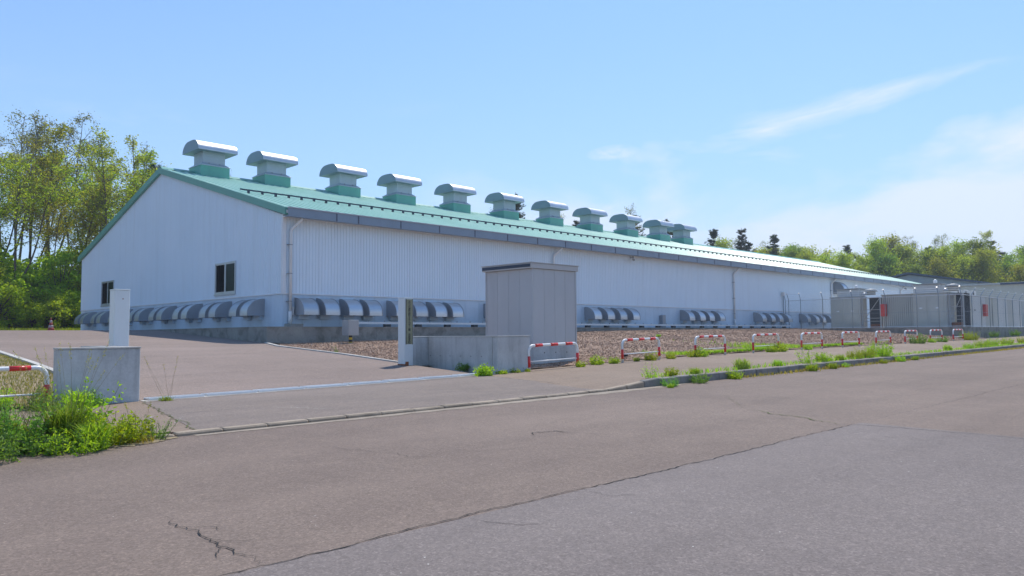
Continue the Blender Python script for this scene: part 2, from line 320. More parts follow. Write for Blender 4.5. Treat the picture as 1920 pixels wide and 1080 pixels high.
# ------------------------------------------------------------------ mesh helpers
class MB:
    def __init__(s): s.v = []; s.f = []; s.k = []; s.mi = 0
    def add(s, vs, fs):
        o = len(s.v); s.v.extend(vs); s.f.extend([tuple(i+o for i in f) for f in fs]); s.k.extend([s.mi]*len(fs)); return s
    def box(s, x0, x1, y0, y1, z0, z1):
        return s.add([(x0,y0,z0),(x1,y0,z0),(x1,y1,z0),(x0,y1,z0),(x0,y0,z1),(x1,y0,z1),(x1,y1,z1),(x0,y1,z1)],
                     [(0,3,2,1),(4,5,6,7),(0,1,5,4),(1,2,6,5),(2,3,7,6),(3,0,4,7)])
    def bevbox(s, x0, x1, y0, y1, z0, z1, b=0.02):
        """box with chamfered vertical and top edges"""
        ring = lambda e, z: [(x0+e+b,y0+e,z),(x1-e-b,y0+e,z),(x1-e,y0+e+b,z),(x1-e,y1-e-b,z),(x1-e-b,y1-e,z),(x0+e+b,y1-e,z),(x0+e,y1-e-b,z),(x0+e,y0+e+b,z)]
        vs = ring(0, z0)+ring(0, z1-b)+ring(b*0.7, z1)
        fs = [tuple(range(7, -1, -1)), tuple(range(16, 24))]
        for l in (0, 8):
            for i in range(8): j = (i+1) % 8; fs.append((l+i, l+j, l+8+j, l+8+i))
        return s.add(vs, fs)
    def tube(s, pts, rad, n=8, cap=True):
        pts = [Vector(p) for p in pts]; rads = rad if hasattr(rad, '__len__') else [rad]*len(pts)
        vs = []; prev = None
        for i, p in enumerate(pts):
            d = (pts[min(i+1, len(pts)-1)]-pts[max(i-1, 0)]).normalized()
            if prev is None:
                a = Vector((0, 0, 1)) if abs(d.z) < 0.9 else Vector((1, 0, 0))
                u = d.cross(a).normalized()
            else:
                u = (prev - d*prev.dot(d)).normalized()
            prev = u; w = d.cross(u)
            for k in range(n):
                t = 2*math.pi*k/n; q = p + (u*math.cos(t)+w*math.sin(t))*rads[i]; vs.append(tuple(q))
        fs = []
        for i in range(len(pts)-1):
            for k in range(n):
                k2 = (k+1) % n; fs.append((i*n+k, i*n+k2, (i+1)*n+k2, (i+1)*n+k))
        if cap: fs.append(tuple(range(n-1, -1, -1))); fs.append(tuple((len(pts)-1)*n+k for k in range(n)))
        return s.add(vs, fs)
    def extrude(s, prof, axis, a, b):
        """closed profile extruded along axis 0/1/2 from a to b; prof gives the two other coordinates in order"""
        n = len(prof)
        def pt(p, t):
            l = list(p); l.insert(axis, t); return tuple(l)
        vs = [pt(p, a) for p in prof]+[pt(p, b) for p in prof]
        fs = [tuple(range(n)), tuple(range(2*n-1, n-1, -1))]
        for i in range(n): j = (i+1) % n; fs.append((i, n+i, n+j, j))
        return s.add(vs, fs)
    def grid(s, xs, ys, zf):
        vs = [(x, y, zf(x, y)) for y in ys for x in xs]; n = len(xs); fs = []
        for j in range(len(ys)-1):
            for i in range(n-1): fs.append((j*n+i, j*n+i+1, (j+1)*n+i+1, (j+1)*n+i))
        return s.add(vs, fs)
    def mesh(s, name, mats, o=(0, 0, 0), smooth=False, fix=True):
        me = bpy.data.meshes.new(name)
        me.from_pydata([(x-o[0], y-o[1], z-o[2]) for x, y, z in s.v], [], s.f)
        for m in (mats if isinstance(mats, (list, tuple)) else [mats]): me.materials.append(MATS[m])
        if any(s.k): me.polygons.foreach_set('material_index', s.k)
        if fix:
            bm = bmesh.new(); bm.from_mesh(me); bmesh.ops.recalc_face_normals(bm, faces=bm.faces); bm.to_mesh(me); bm.free()
        if smooth: me.polygons.foreach_set('use_smooth', [True]*len(me.polygons))
        me.update(); return me
    def build(s, name, mats, parent=None, o=None, smooth=False, fix=True):
        o = o if o is not None else (tuple(parent['_o']) if parent is not None else (0, 0, 0))
        ob = bpy.data.objects.new(name, s.mesh(name, mats, o, smooth, fix)); COL.objects.link(ob)
        if parent is not None: ob.parent = parent; ob['_o'] = list(o)
        else: ob.location = o; ob['_o'] = list(o)
        return ob
def tag(o, label=None, cat=None, group=None, kind=None):
    if label: o['label'] = label
    if cat: o['category'] = cat
    if group: o['group'] = group
    if kind: o['kind'] = kind
    return o
def thing(name, loc, label, cat, group=None):
    e = bpy.data.objects.new(name, None); COL.objects.link(e); e.location = loc; e['_o'] = list(loc); e.empty_display_size = 0.2
    return tag(e, label, cat, group)
def put(name, mesh, loc, parent=None, rot=(0, 0, 0), scale=(1, 1, 1)):
    ob = bpy.data.objects.new(name, mesh); COL.objects.link(ob)
    if parent is not None:
        ob.parent = parent; po = parent['_o']; ob.location = tuple(a-b for a, b in zip(loc, po))
    else: ob.location = loc
    ob.rotation_euler = rot; ob.scale = scale; ob['_o'] = list(loc); return ob
def copy_tree(root, loc, rz=None, label=None, group=None, scale=None):
    def rec(o, par):
        c = o.copy(); COL.objects.link(c)
        if par is not None: c.parent = par
        for ch in o.children: rec(ch, c)
        return c
    r = rec(root, None); r.location = loc
    if rz is not None: r.rotation_euler = (0, 0, rz)
    if scale is not None: r.scale = (scale,)*3 if not hasattr(scale, '__len__') else scale
    if label: r['label'] = label
    if group: r['group'] = group
    return r
def lerp(pts, t):
    return float(np.interp(t, [p[0] for p in pts], [p[1] for p in pts]))

# ------------------------------------------------------------------ terrain heights
def cx_(x): return max(-60.0, min(120.0, x))
def road_z(x, y): return 0.10 + 0.0085*cx_(x) + 0.019*max(-12.0, min(9.5, y))
KY = 9.5
KT = [(-60, -0.02), (-6, 0.33), (2.6, 0.42), (3.5, 0.345), (12.3, 0.415), (13.8, 0.55), (20, 0.61), (33, 0.71), (60, 0.945), (120, 1.46)]
BT = [(-60, 0.2), (0, 0.34), (3.6, 0.37), (10, 0.46), (15, 0.55), (20, 0.68), (24, 0.74), (32, 0.82), (53, 0.97), (120, 1.5)]
def walk_z(x, y):
    t = max(0, min(1, (y-KY)/(14.3-KY))); return lerp(KT, x)*(1-t) + lerp(BT, x)*t
YP = [(14.3, 0.0), (17, 0.19), (20.7, 0.46), (24.7, 0.70), (27.9, 0.79), (35.7, 1.19), (38.5, 1.385), (45, 1.42), (70, 1.40)]
def yard_z(x, y):
    b = lerp(BT, max(3, min(13.3, x)))*1.0; f = max(0, min(1, (y-14.3)/10)); b = b*(1-f) + 0.48*f
    return b + lerp(YP, y)
GB = [(13, 1.20), (14.5, 1.23), (20.7, 1.34), (33, 1.69), (41, 1.79), (61, 1.86), (70, 1.86)]
def strip_x(y): return lerp([(14, 13.3), (24.7, 13.3), (27.9, 14.50), (30, 14.5)], y)
def gravel_z(x, y):
    t = max(0, min(1, (y-14.6)/(27.9-14.6)))
    return (walk_z(x, 14.3)+0.02)*(1-t) + lerp(GB, x)*t + 0.05*math.sin(x*0.7+y*0.5)*t*(1-t)*2

# ------------------------------------------------------------------ the setting
def ground_z(x, y):
    if y <= 9.4: return road_z(x, y)-0.25
    far = lerp([(14, -0.28), (30, -0.2), (62, -0.02), (90, 0.0)], y)
    g = min(yard_z(8, y), 1.88) if y > 14.3 else walk_z(x, y)
    if x > 30 and 14.3 < y < 60: g = min(g, 0.9 + (y-14.3)*0.03)
    return g + far
g = MB(); g.grid([-1500, -600, -200, -100, -60, -40, -20, -10, 0, 5, 10, 15, 20, 30, 45, 60, 80, 100, 120, 180, 300, 700, 1800],
                 [-1200, -400, -100, -40, -12, 0, 9.4, 14.3, 17, 21, 25, 28, 36, 39, 45, 62, 70, 90, 150, 300, 800, 2000], ground_z)
tag(g.build('ground', 'grass_ground', smooth=True), kind='structure')

def xsamp(a, b, n): return [a+(b-a)*i/n for i in range(n+1)]
m = MB(); m.grid(xsamp(-60, 120, 60), xsamp(-9, KY, 12), road_z)
road = tag(m.build('road', 'road_asphalt'), kind='structure')
# newer lane surface, its edge is the long joint
m = MB(); m.grid(xsamp(-60, 10.9, 24), xsamp(-5, 4.18, 6), lambda x, y: road_z(x, y)+0.004)
m.build('lane_resurfacing', 'patch_asphalt', road)
rng = random.Random(5)
def crack(pts, w, mat, jit=0.03, step=0.06, dz=0.008, fade=True, parent=road, zf=road_z):
    line = []
    for (a, b) in zip(pts[:-1], pts[1:]):
        L = math.hypot(b[0]-a[0], b[1]-a[1]); n = max(2, int(L/step))
        for i in range(n): line.append((a[0]+(b[0]-a[0])*i/n, a[1]+(b[1]-a[1])*i/n))
    line.append(pts[-1]); N = len(line); vs = []; fs = []; wob = 0.0
    for i, (x, y) in enumerate(line):
        j = min(i+1, N-1); k = max(i-1, 0); tx, ty = line[j][0]-line[k][0], line[j][1]-line[k][1]; L = math.hypot(tx, ty) or 1
        nx, ny = -ty/L, tx/L; wob = wob*0.7 + rng.uniform(-jit, jit)*1.5
        e = min(1, 4*i/N, 4*(N-1-i)/N) if fade else 1
        ww = w*0.6*(0.45+rng.random()*0.8)*max(0.12, e); px, py = x+nx*wob, y+ny*wob
        for sgn in (1, -1):
            qx, qy = px+nx*ww*sgn*0.5, py+ny*ww*sgn*0.5; vs.append((qx, qy, zf(qx, qy)+dz))
        if i: fs.append((2*i-2, 2*i-1, 2*i+1, 2*i))
    mb = MB(); mb.add(vs, fs); return mb.build('crack', mat, parent, fix=False)
crack([(-4, 4.19), (2.1, 4.19), (4.2, 4.21), (6.2, 4.16), (10.6, 4.2)], 0.022, 'crack_dark', 0.012, fade=False)
crack([(10.6, 4.2), (16, 4.15), (26, 4.2)], 0.012, 'crack_dark', 0.01)
crack([(2.2, 5.77), (2.18, 5.35), (2.22, 5.0), (2.17, 4.6), (2.19, 4.2)], 0.020, 'crack_dark', 0.02, 0.04)
crack([(2.2, 5.35), (2.32, 5.2), (2.36, 5.05)], 0.012, 'crack_dark', 0.012, 0.03)
crack([(2.19, 4.75), (2.08, 4.62), (2.05, 4.5)], 0.012, 'crack_dark', 0.012, 0.03)
crack([(10.6, 4.2), (10.75, 3.6), (10.82, 2.9), (10.7, 2.2), (10.9, 1.0), (10.8, -1.5)], 0.022, 'crack_dark', 0.02, fade=False)
crack([(11.3, 6.1), (11.0, 5.5), (10.85, 4.9), (10.5, 4.25)], 0.05, 'crack_moss', 0.03)
crack([(6.85, 6.5), (7.05, 6.68), (7.38, 6.6), (7.45, 6.25)], 0.035, 'crack_dark', 0.02, 0.04)
crack([(7.45, 6.25), (7.6, 5.8)], 0.012, 'crack_dark', 0.02, 0.04)
crack([(4.6, 7.8), (4.9, 7.0), (4.96, 6.35), (5.3, 6.0)], 0.012, 'crack_dark', 0.03)
crack([(4.96, 4.15), (4.96, 3.9), (5.2, 3.75)], 0.010, 'crack_dark', 0.02, 0.04)
crack([(3.7, 4.15), (3.86, 3.76), (4.1, 3.6)], 0.010, 'crack_dark', 0.02, 0.04)
crack([(2.1, 5.0), (2.35, 4.7), (2.5, 4.72)], 0.008, 'crack_dark', 0.02, 0.04)
crack([(11.3, 6.1), (12.4, 6.9), (13.1, 7.6)], 0.010, 'crack_moss', 0.03)

m = MB(); m.grid(xsamp(-60, 120, 180), xsamp(KY+0.14, 14.62, 8), walk_z)
walk = tag(m.build('pavement', 'walk_asphalt'), kind='structure')
# darker crossing in front of the gate
m = MB(); vs = []; fs = []; ys = xsamp(KY+0.15, 14.25, 10)
for j, y in enumerate(ys):
    t = (y-ys[0])/(ys[-1]-ys[0]); a = 4.1+t*1.0; b = 12.2+t*0.9
    for i in range(13):
        x = a+(b-a)*i/12; vs.append((x, y, walk_z(x, y)+0.004))
    if j:
        for i in range(12): fs.append(((j-1)*13+i, (j-1)*13+i+1, j*13+i+1, j*13+i))
m.add(vs, fs); drive = tag(m.build('driveway', 'apron_asphalt'), kind='structure')
wz = lambda x, y: walk_z(x, y)+0.003
crack([(6.1, 11.6), (6.35, 11.0), (6.6, 10.4)], 0.022, 'concrete_pale', 0.02, 0.04, 0.004, True, drive, lambda x, y: walk_z(x, y)+0.004)
crack([(4.4, 11.8), (4.15, 11.3), (3.95, 10.9)], 0.03, 'concrete_pale', 0.02, 0.04, 0.004, True, walk, wz)
crack([(4.6, 11.3), (4.2, 10.5)], 0.015, 'concrete_pale', 0.02, 0.04, 0.004, True, walk, wz)
crack([(5.1, 14.2), (4.6, 12.0), (4.1, 9.7)], 0.03, 'crack_moss', 0.03, 0.06, 0.006, False, walk, wz)
crack([(13.1, 14.2), (12.6, 12), (12.2, 9.7)], 0.02, 'crack_dark', 0.02, 0.06, 0.006, False, walk, wz)
crack([(6.0, 12.6), (7.5, 12.4), (9.5, 12.6)], 0.012, 'crack_dark', 0.03, 0.06, 0.006, True, drive, lambda x, y: walk_z(x, y)+0.004)
# shallow concrete channel against the kerb
m = MB(); vs = []; fs = []
for i in range(61):
    x = 4.0+11.0*i/60; w_ = (0.10+0.17*min(1, (x-4)/7))*min(1, (15.2-x)/1.5)*(1+0.12*math.sin(i*1.7)+0.08*math.sin(i*0.6))
    for y in (KY-0.02-w_, KY-0.01): vs.append((x, y, road_z(x, y)+0.005))
    if i: fs.append((2*i-2, 2*i, 2*i+1, 2*i-1))
m.add(vs, fs); tag(m.build('gutter_strip', 'gutter_concrete'), kind='structure')

# kerb stones
kerb = MB(); kerb.grid(xsamp(-60, 120, 90), [KY+0.02, KY+0.13], lambda x, y: min(lerp(KT, x), road_z(x, y)+0.14)-0.06)
kerb = tag(kerb.build('kerb', 'kerb_dark'), kind='structure')
def kstone(L, h, mat, nm):
    b = MB(); b.bevbox(0.008, L-0.008, 0, 0.15, -0.25, h, 0.018); return b.mesh(nm, mat)
khi = kstone(0.6, 0.0, 'kerb_dark', 'kerb_stone'); klo = kstone(0.6, 0.0, 'concrete_kerb', 'kerb_stone')
x = -3.4
while x < 62:
    hi = x >= 13.2 or x < 2.4
    z = lerp(KT, x+0.3)+0.012
    nx = lerp(KT, x+0.6)-lerp(KT, x)
    put('kerb_stone', khi if hi else klo, (x, KY+rng.uniform(-0.008, 0.008), z+rng.uniform(-0.006, 0.006)-nx/2), kerb, (rng.uniform(-0.02, 0.02), -math.atan2(nx, 0.6), rng.uniform(-0.006, 0.006)))
    x += 0.6

# yard
m = MB()
for ys, lf in ((xsamp(14.42, 26.5, 24), lambda y: 5.0), (xsamp(26.5, 64, 40), lambda y: -45.0)):
    vs = []; fs = []; n = 14
    for j, y in enumerate(ys):
        a = lf(y); b = strip_x(y)-0.06 if y < 27.9 else 16.2
        for i in range(n+1):
            xx = a+(b-a)*i/n; vs.append((xx, y, yard_z(xx, y)))
        if j:
            for i in range(n): fs.append(((j-1)*(n+1)+i, (j-1)*(n+1)+i+1, j*(n+1)+i+1, j*(n+1)+i))
    m.add(vs, fs)
yard = tag(m.build('yard', 'yard_asphalt'), kind='structure')
yz = lambda x, y: yard_z(x, y)
crack([(5.2, 17.2), (8, 17.6), (10.6, 17.5)], 0.012, 'crack_dark', 0.02, 0.08, 0.006, True, yard, yz)
crack([(6.2, 22), (9, 21.6), (12.8, 22.3)], 0.012, 'crack_dark', 0.03, 0.08, 0.006, True, yard, yz)
# pale edging strips of the yard
def edging(name, pts, w, h, mat):
    b = MB(); vs = []; fs = []
    for i, (x, y) in enumerate(pts):
        j = min(i+1, len(pts)-1); k = max(i-1, 0); tx, ty = pts[j][0]-pts[k][0], pts[j][1]-pts[k][1]; L = math.hypot(tx, ty)
        nx, ny = -ty/L*w/2, tx/L*w/2; z = yard_z(x, y)
        vs += [(x+nx, y+ny, z-0.1), (x+nx, y+ny, z+h), (x-nx, y-ny, z+h), (x-nx, y-ny, z-0.1)]
        if i:
            o = 4*i
            for q in range(3): fs.append((o-4+q, o-3+q, o+1+q, o+q))
    b.add(vs, fs); return tag(b.build(name, mat), kind='structure')
edging('edging', [(13.3, y) for y in xsamp(17.5, 24.7, 12)]+[(strip_x(y), y) for y in xsamp(25.0, 27.7, 5)], 0.12, 0.035, 'concrete_pale')
edging('edging', [(4.97, y) for y in xsamp(14.9, 26.4, 16)], 0.13, 0.05, 'concrete_pale')
edging('edging', [(x, 26.5) for x in xsamp(4.9, -25, 24)], 0.13, 0.05, 'concrete_pale')

# steel grating over the drain across the gate
dr = MB(); dr.grid(xsamp(5.12, 13.6, 20), [14.12, 14.56], lambda x, y: walk_z(x, 14.3)+0.006)
dr = tag(dr.build('drain_channel', 'concrete_pale'), kind='structure')
gb = MB()
gb.box(0.01, 0.99, -0.15, -0.13, 0, 0.03); gb.box(0.01, 0.99, 0.13, 0.15, 0, 0.03)
for i in range(25): gb.box(0.02+i*0.04, 0.032+i*0.04, -0.13, 0.13, 0.004, 0.028)
gm = gb.mesh('grate', 'steel')
for i in range(8):
    x = 5.2+i*1.03; put('grate', gm, (x, 14.33, walk_z(x+0.5, 14.3)+0.010), dr, (0, -0.011, 0))

# gravel bed
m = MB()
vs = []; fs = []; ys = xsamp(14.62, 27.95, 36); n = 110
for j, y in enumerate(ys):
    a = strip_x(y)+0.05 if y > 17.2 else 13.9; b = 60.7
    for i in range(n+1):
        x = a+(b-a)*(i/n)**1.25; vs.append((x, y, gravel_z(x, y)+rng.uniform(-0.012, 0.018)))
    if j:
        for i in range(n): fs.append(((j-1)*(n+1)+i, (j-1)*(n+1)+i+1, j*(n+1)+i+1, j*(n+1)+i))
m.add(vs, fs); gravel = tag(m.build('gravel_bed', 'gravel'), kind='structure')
nr = np.random.default_rng(7)
def scatter_stones(N):
    V = []; Fc = []
    base = np.array([(1,0,0),(0,1,0),(-1,0,0),(0,-1,0),(0,0,1),(0,0,-1)], float)
    tri = np.array([(0,1,4),(1,2,4),(2,3,4),(3,0,4),(1,0,5),(2,1,5),(3,2,5),(0,3,5)])
    k = 0
    while k < N:
        y = nr.uniform(14.7, 27.8); x = 13.4 + 47*nr.random()**1.7
        if x < (strip_x(y)+0.12 if y > 17.3 else 14.1) or x > 60.4: continue
        if 16.3 < x < 18.4 and 15.4 < y < 17.6: continue
        r = nr.uniform(0.016, 0.034)*(1+0.012*x)
        M = np.linalg.qr(nr.normal(size=(3, 3)))[0]
        p = (base*nr.uniform(0.6, 1.1, (6, 1))*r*np.array([1, 1, 0.75]))@M
        V.append(p+np.array([x, y, gravel_z(x, y)+r*0.35])); Fc.append(tri+6*k); k += 1
    me = bpy.data.meshes.new('gravel'); me.from_pydata(np.concatenate(V).tolist(), [], np.concatenate(Fc).tolist()); me.materials.append(MATS['gravel_stone'])
    o = bpy.data.objects.new('gravel', me); COL.objects.link(o); return tag(o, 'loose brown gravel covering the slope before the long wall', 'gravel', kind='stuff')
scatter_stones(34000)

# ------------------------------------------------------------------ the long building
X0, X1, Y0, Y1 = 15.96, 98.2, 29.24, 55.5
ZP, ZB, ZE, ZR, YR = 1.905, 3.31, 6.58, 10.36, 42.37
hall = thing('ventilated_hall', (X0, Y0, ZP), 'long white clad hall with green metal roof, ridge ventilators and rows of steel hoods', 'building')
m = MB(); m.box(X0, X1, Y0, Y1, 1.2, ZE-0.05)
m.extrude([(Y0, ZE-0.05), (Y1, ZE-0.05), (YR, ZR-0.12)], 0, X0, X1)
core = m.build('wall_core', 'white_cladding', hall)
def ribs(a, b, pitch=0.152, d=0.018):
    """outline of ribbed sheet: list of (t, offset)"""
    out = []; t = a
    while t < b-1e-6:
        e = min(t+pitch, b); w = e-t
        out += [(t, d), (t+w*0.72, d), (t+w*0.78, 0.0), (t+w*0.94, 0.0)]; t = e
    out.append((b, d)); return out
# ribbed cladding, long side
m = MB(); pr = ribs(X0-0.02, X1); vs = []; fs = []
for i, (x, d) in enumerate(pr):
    vs += [(x, Y0-0.012-d, ZB), (x, Y0-0.012-d, ZE)]
    if i: fs.append((2*i-2, 2*i, 2*i+1, 2*i-1))
m.add(vs, fs); m.build('wall_cladding', 'white_cladding', hall, fix=False)
# ribbed cladding, gable
m = MB(); pr = ribs(Y0-0.02, Y1+0.02); vs = []; fs = []
def verge(y): return ZE-0.02 + (ZR-ZE-0.02)*(1-abs(y-YR)/(YR-Y0))
for i, (y, d) in enumerate(pr):
    vs += [(X0-0.012-d, y, ZB), (X0-0.012-d, y, verge(y))]
    if i: fs.append((2*i-2, 2*i-1, 2*i+1, 2*i))
m.add(vs, fs); m.build('wall_cladding', 'white_cladding', hall, fix=False)
m = MB(); m.box(X0-0.06, X0+0.09, Y0-0.06, Y0+0.09, ZB-0.01, ZE); m.build('corner_trim', 'white_trim', hall)
m = MB(); m.box(X0-0.065, X1, Y0-0.065, Y0, ZB-0.045, ZB-0.001); m.build('drip_flashing', 'white_trim', hall)
m = MB(); m.box(X0-0.066, X0, Y0+0.001, Y1, ZB-0.046, ZB-0.002); m.build('drip_flashing', 'white_trim', hall)
# smooth base panels
bp = MB(); bp.box(0.004, 0.906, -0.02, 0.02, 0, ZB-0.05-ZP); bpm = bp.mesh('base_panel', 'base_panel')
x = X0-0.02
while x < 72: put('base_panel', bpm, (x, Y0-0.003, ZP), hall); x += 0.91
y = Y0+0.02
while y < Y1-0.8: put('base_panel', bpm, (X0-0.003, y, ZP), hall, (0, 0, math.pi/2)); y += 0.91
m = MB(); m.box(X0-0.012, X0, y, Y1, ZP, ZB-0.05); m.build('base_panel', 'base_panel', hall)
# roof with standing seams
EY, EZ = Y0-0.42, 6.74; RZ = 10.52; XA, XB = X0-0.12, X1+0.3
sl = (RZ-EZ)/(YR-EY)
def roofz(y): return RZ - sl*abs(y-YR)
roofp = None
for side in (-1, 1):
    m = MB(); ye = EY if side < 0 else 2*YR-EY
    pitch = 0.45; n = int((XB-XA)/pitch); vs = []; fs = []; k = 0
    prof = []
    for i in range(n):
        x = XA+i*pitch; prof += [(x, 0.0), (x+pitch-0.20, 0.0), (x+pitch-0.175, 0.055), (x+pitch-0.145, 0.072), (x+pitch-0.05, 0.072)]
    prof.append((XB, 0.0))
    for i, (x, h) in enumerate(prof):
        vs += [(x, ye, EZ+h), (x, YR, RZ+h)]
        if i: fs.append((2*i-2, 2*i, 2*i+1, 2*i-1) if side < 0 else (2*i-2, 2*i-1, 2*i+1, 2*i))
    m.add(vs, fs)
    o = m.build('roof', 'roof_green', hall, fix=False)
    m = MB(); yy = ye
    m.add([(XA, ye, EZ-0.03), (XB, ye, EZ-0.03), (XB, YR, RZ-0.03), (XA, YR, RZ-0.03), (XA, ye, EZ-0.16), (XB, ye, EZ-0.16), (XB, YR, RZ-0.16), (XA, YR, RZ-0.16)],
          [(0,1,2,3),(7,6,5,4),(0,4,5,1),(1,5,6,2),(2,6,7,3),(3,7,4,0)])
    m.build('roof_deck', 'white_trim', hall)
    if side < 0: roofp = o
m = MB(); m.extrude([(YR-0.32, roofz(YR-0.32)+0.06), (YR, RZ+0.13), (YR+0.32, roofz(YR+0.32)+0.06), (YR+0.32, roofz(YR+0.32)+0.085), (YR, RZ+0.16), (YR-0.32, roofz(YR-0.32)+0.085)], 0, XA, XB)
m.build('ridge_cap', 'green_trim', roofp)
# verge trims on the near gable, in lengths
for side in (-1, 1):
    n = 5
    for i in range(n):
        a, b = i/n, (i+1)/n
        ya, yb = EY+(YR-EY)*a+0.004, EY+(YR-EY)*b-0.004
        if side > 0: ya, yb = 2*YR-ya, 2*YR-yb
        za, zb = roofz(ya), roofz(yb)
        m = MB(); vs = []
        for xx in (XA-0.06, XA+0.10):
            vs += [(xx, ya, za-0.24), (xx, yb, zb-0.24), (xx, yb, zb+0.075), (xx, ya, za+0.075)]
        m.add(vs, [(0,1,2,3),(7,6,5,4),(0,4,5,1),(1,5,6,2),(2,6,7,3),(3,7,4,0)])
        m.build('verge_trim', 'green_trim', roofp)
# box gutter along the eave
GX = [XA-0.02, 18.10, 19.2]
while GX[-1] < X1-2: GX.append(GX[-1]+2.3)
GX.append(X1+0.3)
GY = EY-0.20
def gsec(L):
    b = MB(); b.extrude([(0.0, -0.34), (0.30, -0.34), (0.30, -0.30), (0.03, -0.30), (0.03, -0.02), (0.0, 0.0)], 0, 0.006, L-0.006); return b.mesh('gutter_section', 'gutter_slate')
gs = gsec(2.3); lip = MB(); lip.box(0.0, 2.3, -0.03, 0.09, 0.002, 0.05); lip = lip.mesh('gutter_lip', 'gutter_lip')
st = MB(); st.box(-0.03, 0.03, -0.012, 0.0, -0.345, -0.002); st = st.mesh('joint_strip', 'joint_dark')
for a, b in zip(GX[:-1], GX[1:]):
    L = b-a
    o = put('gutter_section', gs if abs(L-2.3) < 1e-3 else gsec(L), (a, GY, EZ+0.02), hall)
    q = put('gutter_lip', lip, (a, GY, EZ+0.02), o, scale=(L/2.3, 1, 1))
    put('joint_strip', st, (b, GY, EZ+0.02), o)
m = MB(); m.box(XA+0.05, X1, EY-0.16, Y0, EZ-0.30, EZ-0.26); m.build('soffit', 'white_trim', hall)
# snow guard rail with its brackets
sg = MB(); sy = 33.6; sz = roofz(sy)
sg.box(XA+0.3, X1-0.5, sy-0.03, sy+0.03, sz+0.16, sz+0.22)
sgo = sg.build('snow_guard', 'navy', roofp)
sb = MB(); x = XA+0.7
while x < X1-0.6:
    sb.box(x-0.045, x+0.045, sy-0.06, sy+0.04, sz+0.05, sz+0.17); x += 0.68
tag(sb.build('guard_brackets', 'navy', sgo), kind='stuff')

# ridge ventilators
VX = [17.65, 21.4, 26.32, 30.75, 35.74, 40.74, 45.92, 51.08, 56.24, 61.38, 65.43]
vy = 42.2
cu = MB(); cu.box(0, 1.62, -0.78, 0.78, -0.62, 0.30)
cu_m = cu.mesh('ventilator_curb', 'curb_green')
fl = MB()
def frustum(b, x0, x1, y0, y1, z0, X0_, X1_, Y0_, Y1_, z1):
    b.add([(x0,y0,z0),(x1,y0,z0),(x1,y1,z0),(x0,y1,z0),(X0_,Y0_,z1),(X1_,Y0_,z1),(X1_,Y1_,z1),(X0_,Y1_,z1)],
          [(0,3,2,1),(4,5,6,7),(0,1,5,4),(1,2,6,5),(2,3,7,6),(3,0,4,7)])
fl.box(-0.03, 1.65, -0.81, 0.81, 0.30, 0.345); frustum(fl, -0.03, 1.65, -0.81, 0.81, 0.345, 0.2, 1.42, -0.58, 0.58, 0.50)
fl_m = fl.mesh('skirt', 'neck_panel')
nk = MB(); nk.box(0.19, 1.43, -0.59, 0.59, 0.45, 1.16)
for z in (0.66, 0.84, 1.0): nk.box(0.182, 1.438, -0.598, 0.598, z, z+0.012)
nk_m = nk.mesh('neck', 'neck_panel')
# hood: rounded barrel running along the ridge, flat arched ends
def arch(w, h, n=12):
    pts = []
    ry, rz_ = w*0.72, h*0.95
    for i in range(n+1):
        t = math.pi/2*i/n; pts.append((-w+ry-ry*math.cos(t), h*0.05+rz_*math.sin(t)))
    pts2 = [(-p[0], p[1]) for p in reversed(pts)]
    top = [(0.0, h*1.02)]
    return [(-w, 0.0)]+pts+top+pts2+[(w, 0.0)]
prof = arch(1.06, 0.60)
cp = MB(); n = len(prof)
vs = [(-0.27, p[0], 1.10+p[1]) for p in prof]+[(1.95, p[0], 1.10+p[1]) for p in prof]
cp.add(vs, [(i, i+1, n+i+1, n+i) for i in range(n-1)]); 
cap_m = cp.mesh('hood', 'galvanised', smooth=True)
ce = MB(); ce.add([(-0.268, p[0]*0.998, 1.10+p[1]*0.998) for p in prof], [tuple(range(n))]); ce.add([(1.948, p[0]*0.998, 1.10+p[1]*0.998) for p in prof], [tuple(range(n-1, -1, -1))])
ce.box(-0.262, 1.94, -1.04, 1.04, 1.115, 1.13)
ce_m = ce.mesh('hood_end', 'vent_end', fix=False)
lg = MB()
for (a, b) in ((0.5, -0.66), (1.1, -0.66)): lg.box(a-0.03, a+0.03, b-0.03, b+0.05, 0.36, 0.50)
lg_m = lg.mesh('lifting_lug', 'cheek_grey')
for vx in VX:
    zc = roofz(vy-0.78)+0.34
    v = put('roof_ventilator', cu_m, (vx, vy, zc), hall)
    for nm, me in (('skirt', fl_m), ('neck', nk_m), ('hood', cap_m), ('hood_end', ce_m), ('lifting_lug', lg_m)): put(nm, me, (vx, vy, zc), v)

# quarter-round intake hoods on the base
HW, HD, HH = 0.72, 0.76, 0.72
qp = [(0.0, 0.0)]+[(-HD*math.sin(t), HH*0.18+HH*0.82*math.cos(t)) for t in [math.pi/2*i/10 for i in range(10, -1, -1)]]
qp = [(-HD, 0.0)]+[(-HD*math.sin(math.pi/2*i/10), HH*0.18+HH*0.82*math.cos(math.pi/2*i/10)) for i in range(10, -1, -1)]
hb = MB(); n = len(qp)
hb.add([(0.02, p[0], p[1]) for p in qp]+[(HW-0.02, p[0], p[1]) for p in qp], [(i, n+i, n+i+1, i+1) for i in range(n-1)])
hb_m = hb.mesh('intake_hood', 'galvanised', smooth=True)
hc = MB()
for a in (0.0, HW-0.022): hc.extrude([(0.0, 0.0)]+[(p[0]*1.02, p[1]*1.02) for p in qp], 0, a, a+0.022)
hc.box(0.03, HW-0.03, -HD+0.03, 0, 0.03, 0.045)
hc_m = hc.mesh('hood_cheeks', 'cheek_grey')
hs = MB(); hs.box(0.12, 0.6, -0.16, 0, -0.16, 0.03); hs_m = hs.mesh('duct_stub', 'base_panel')
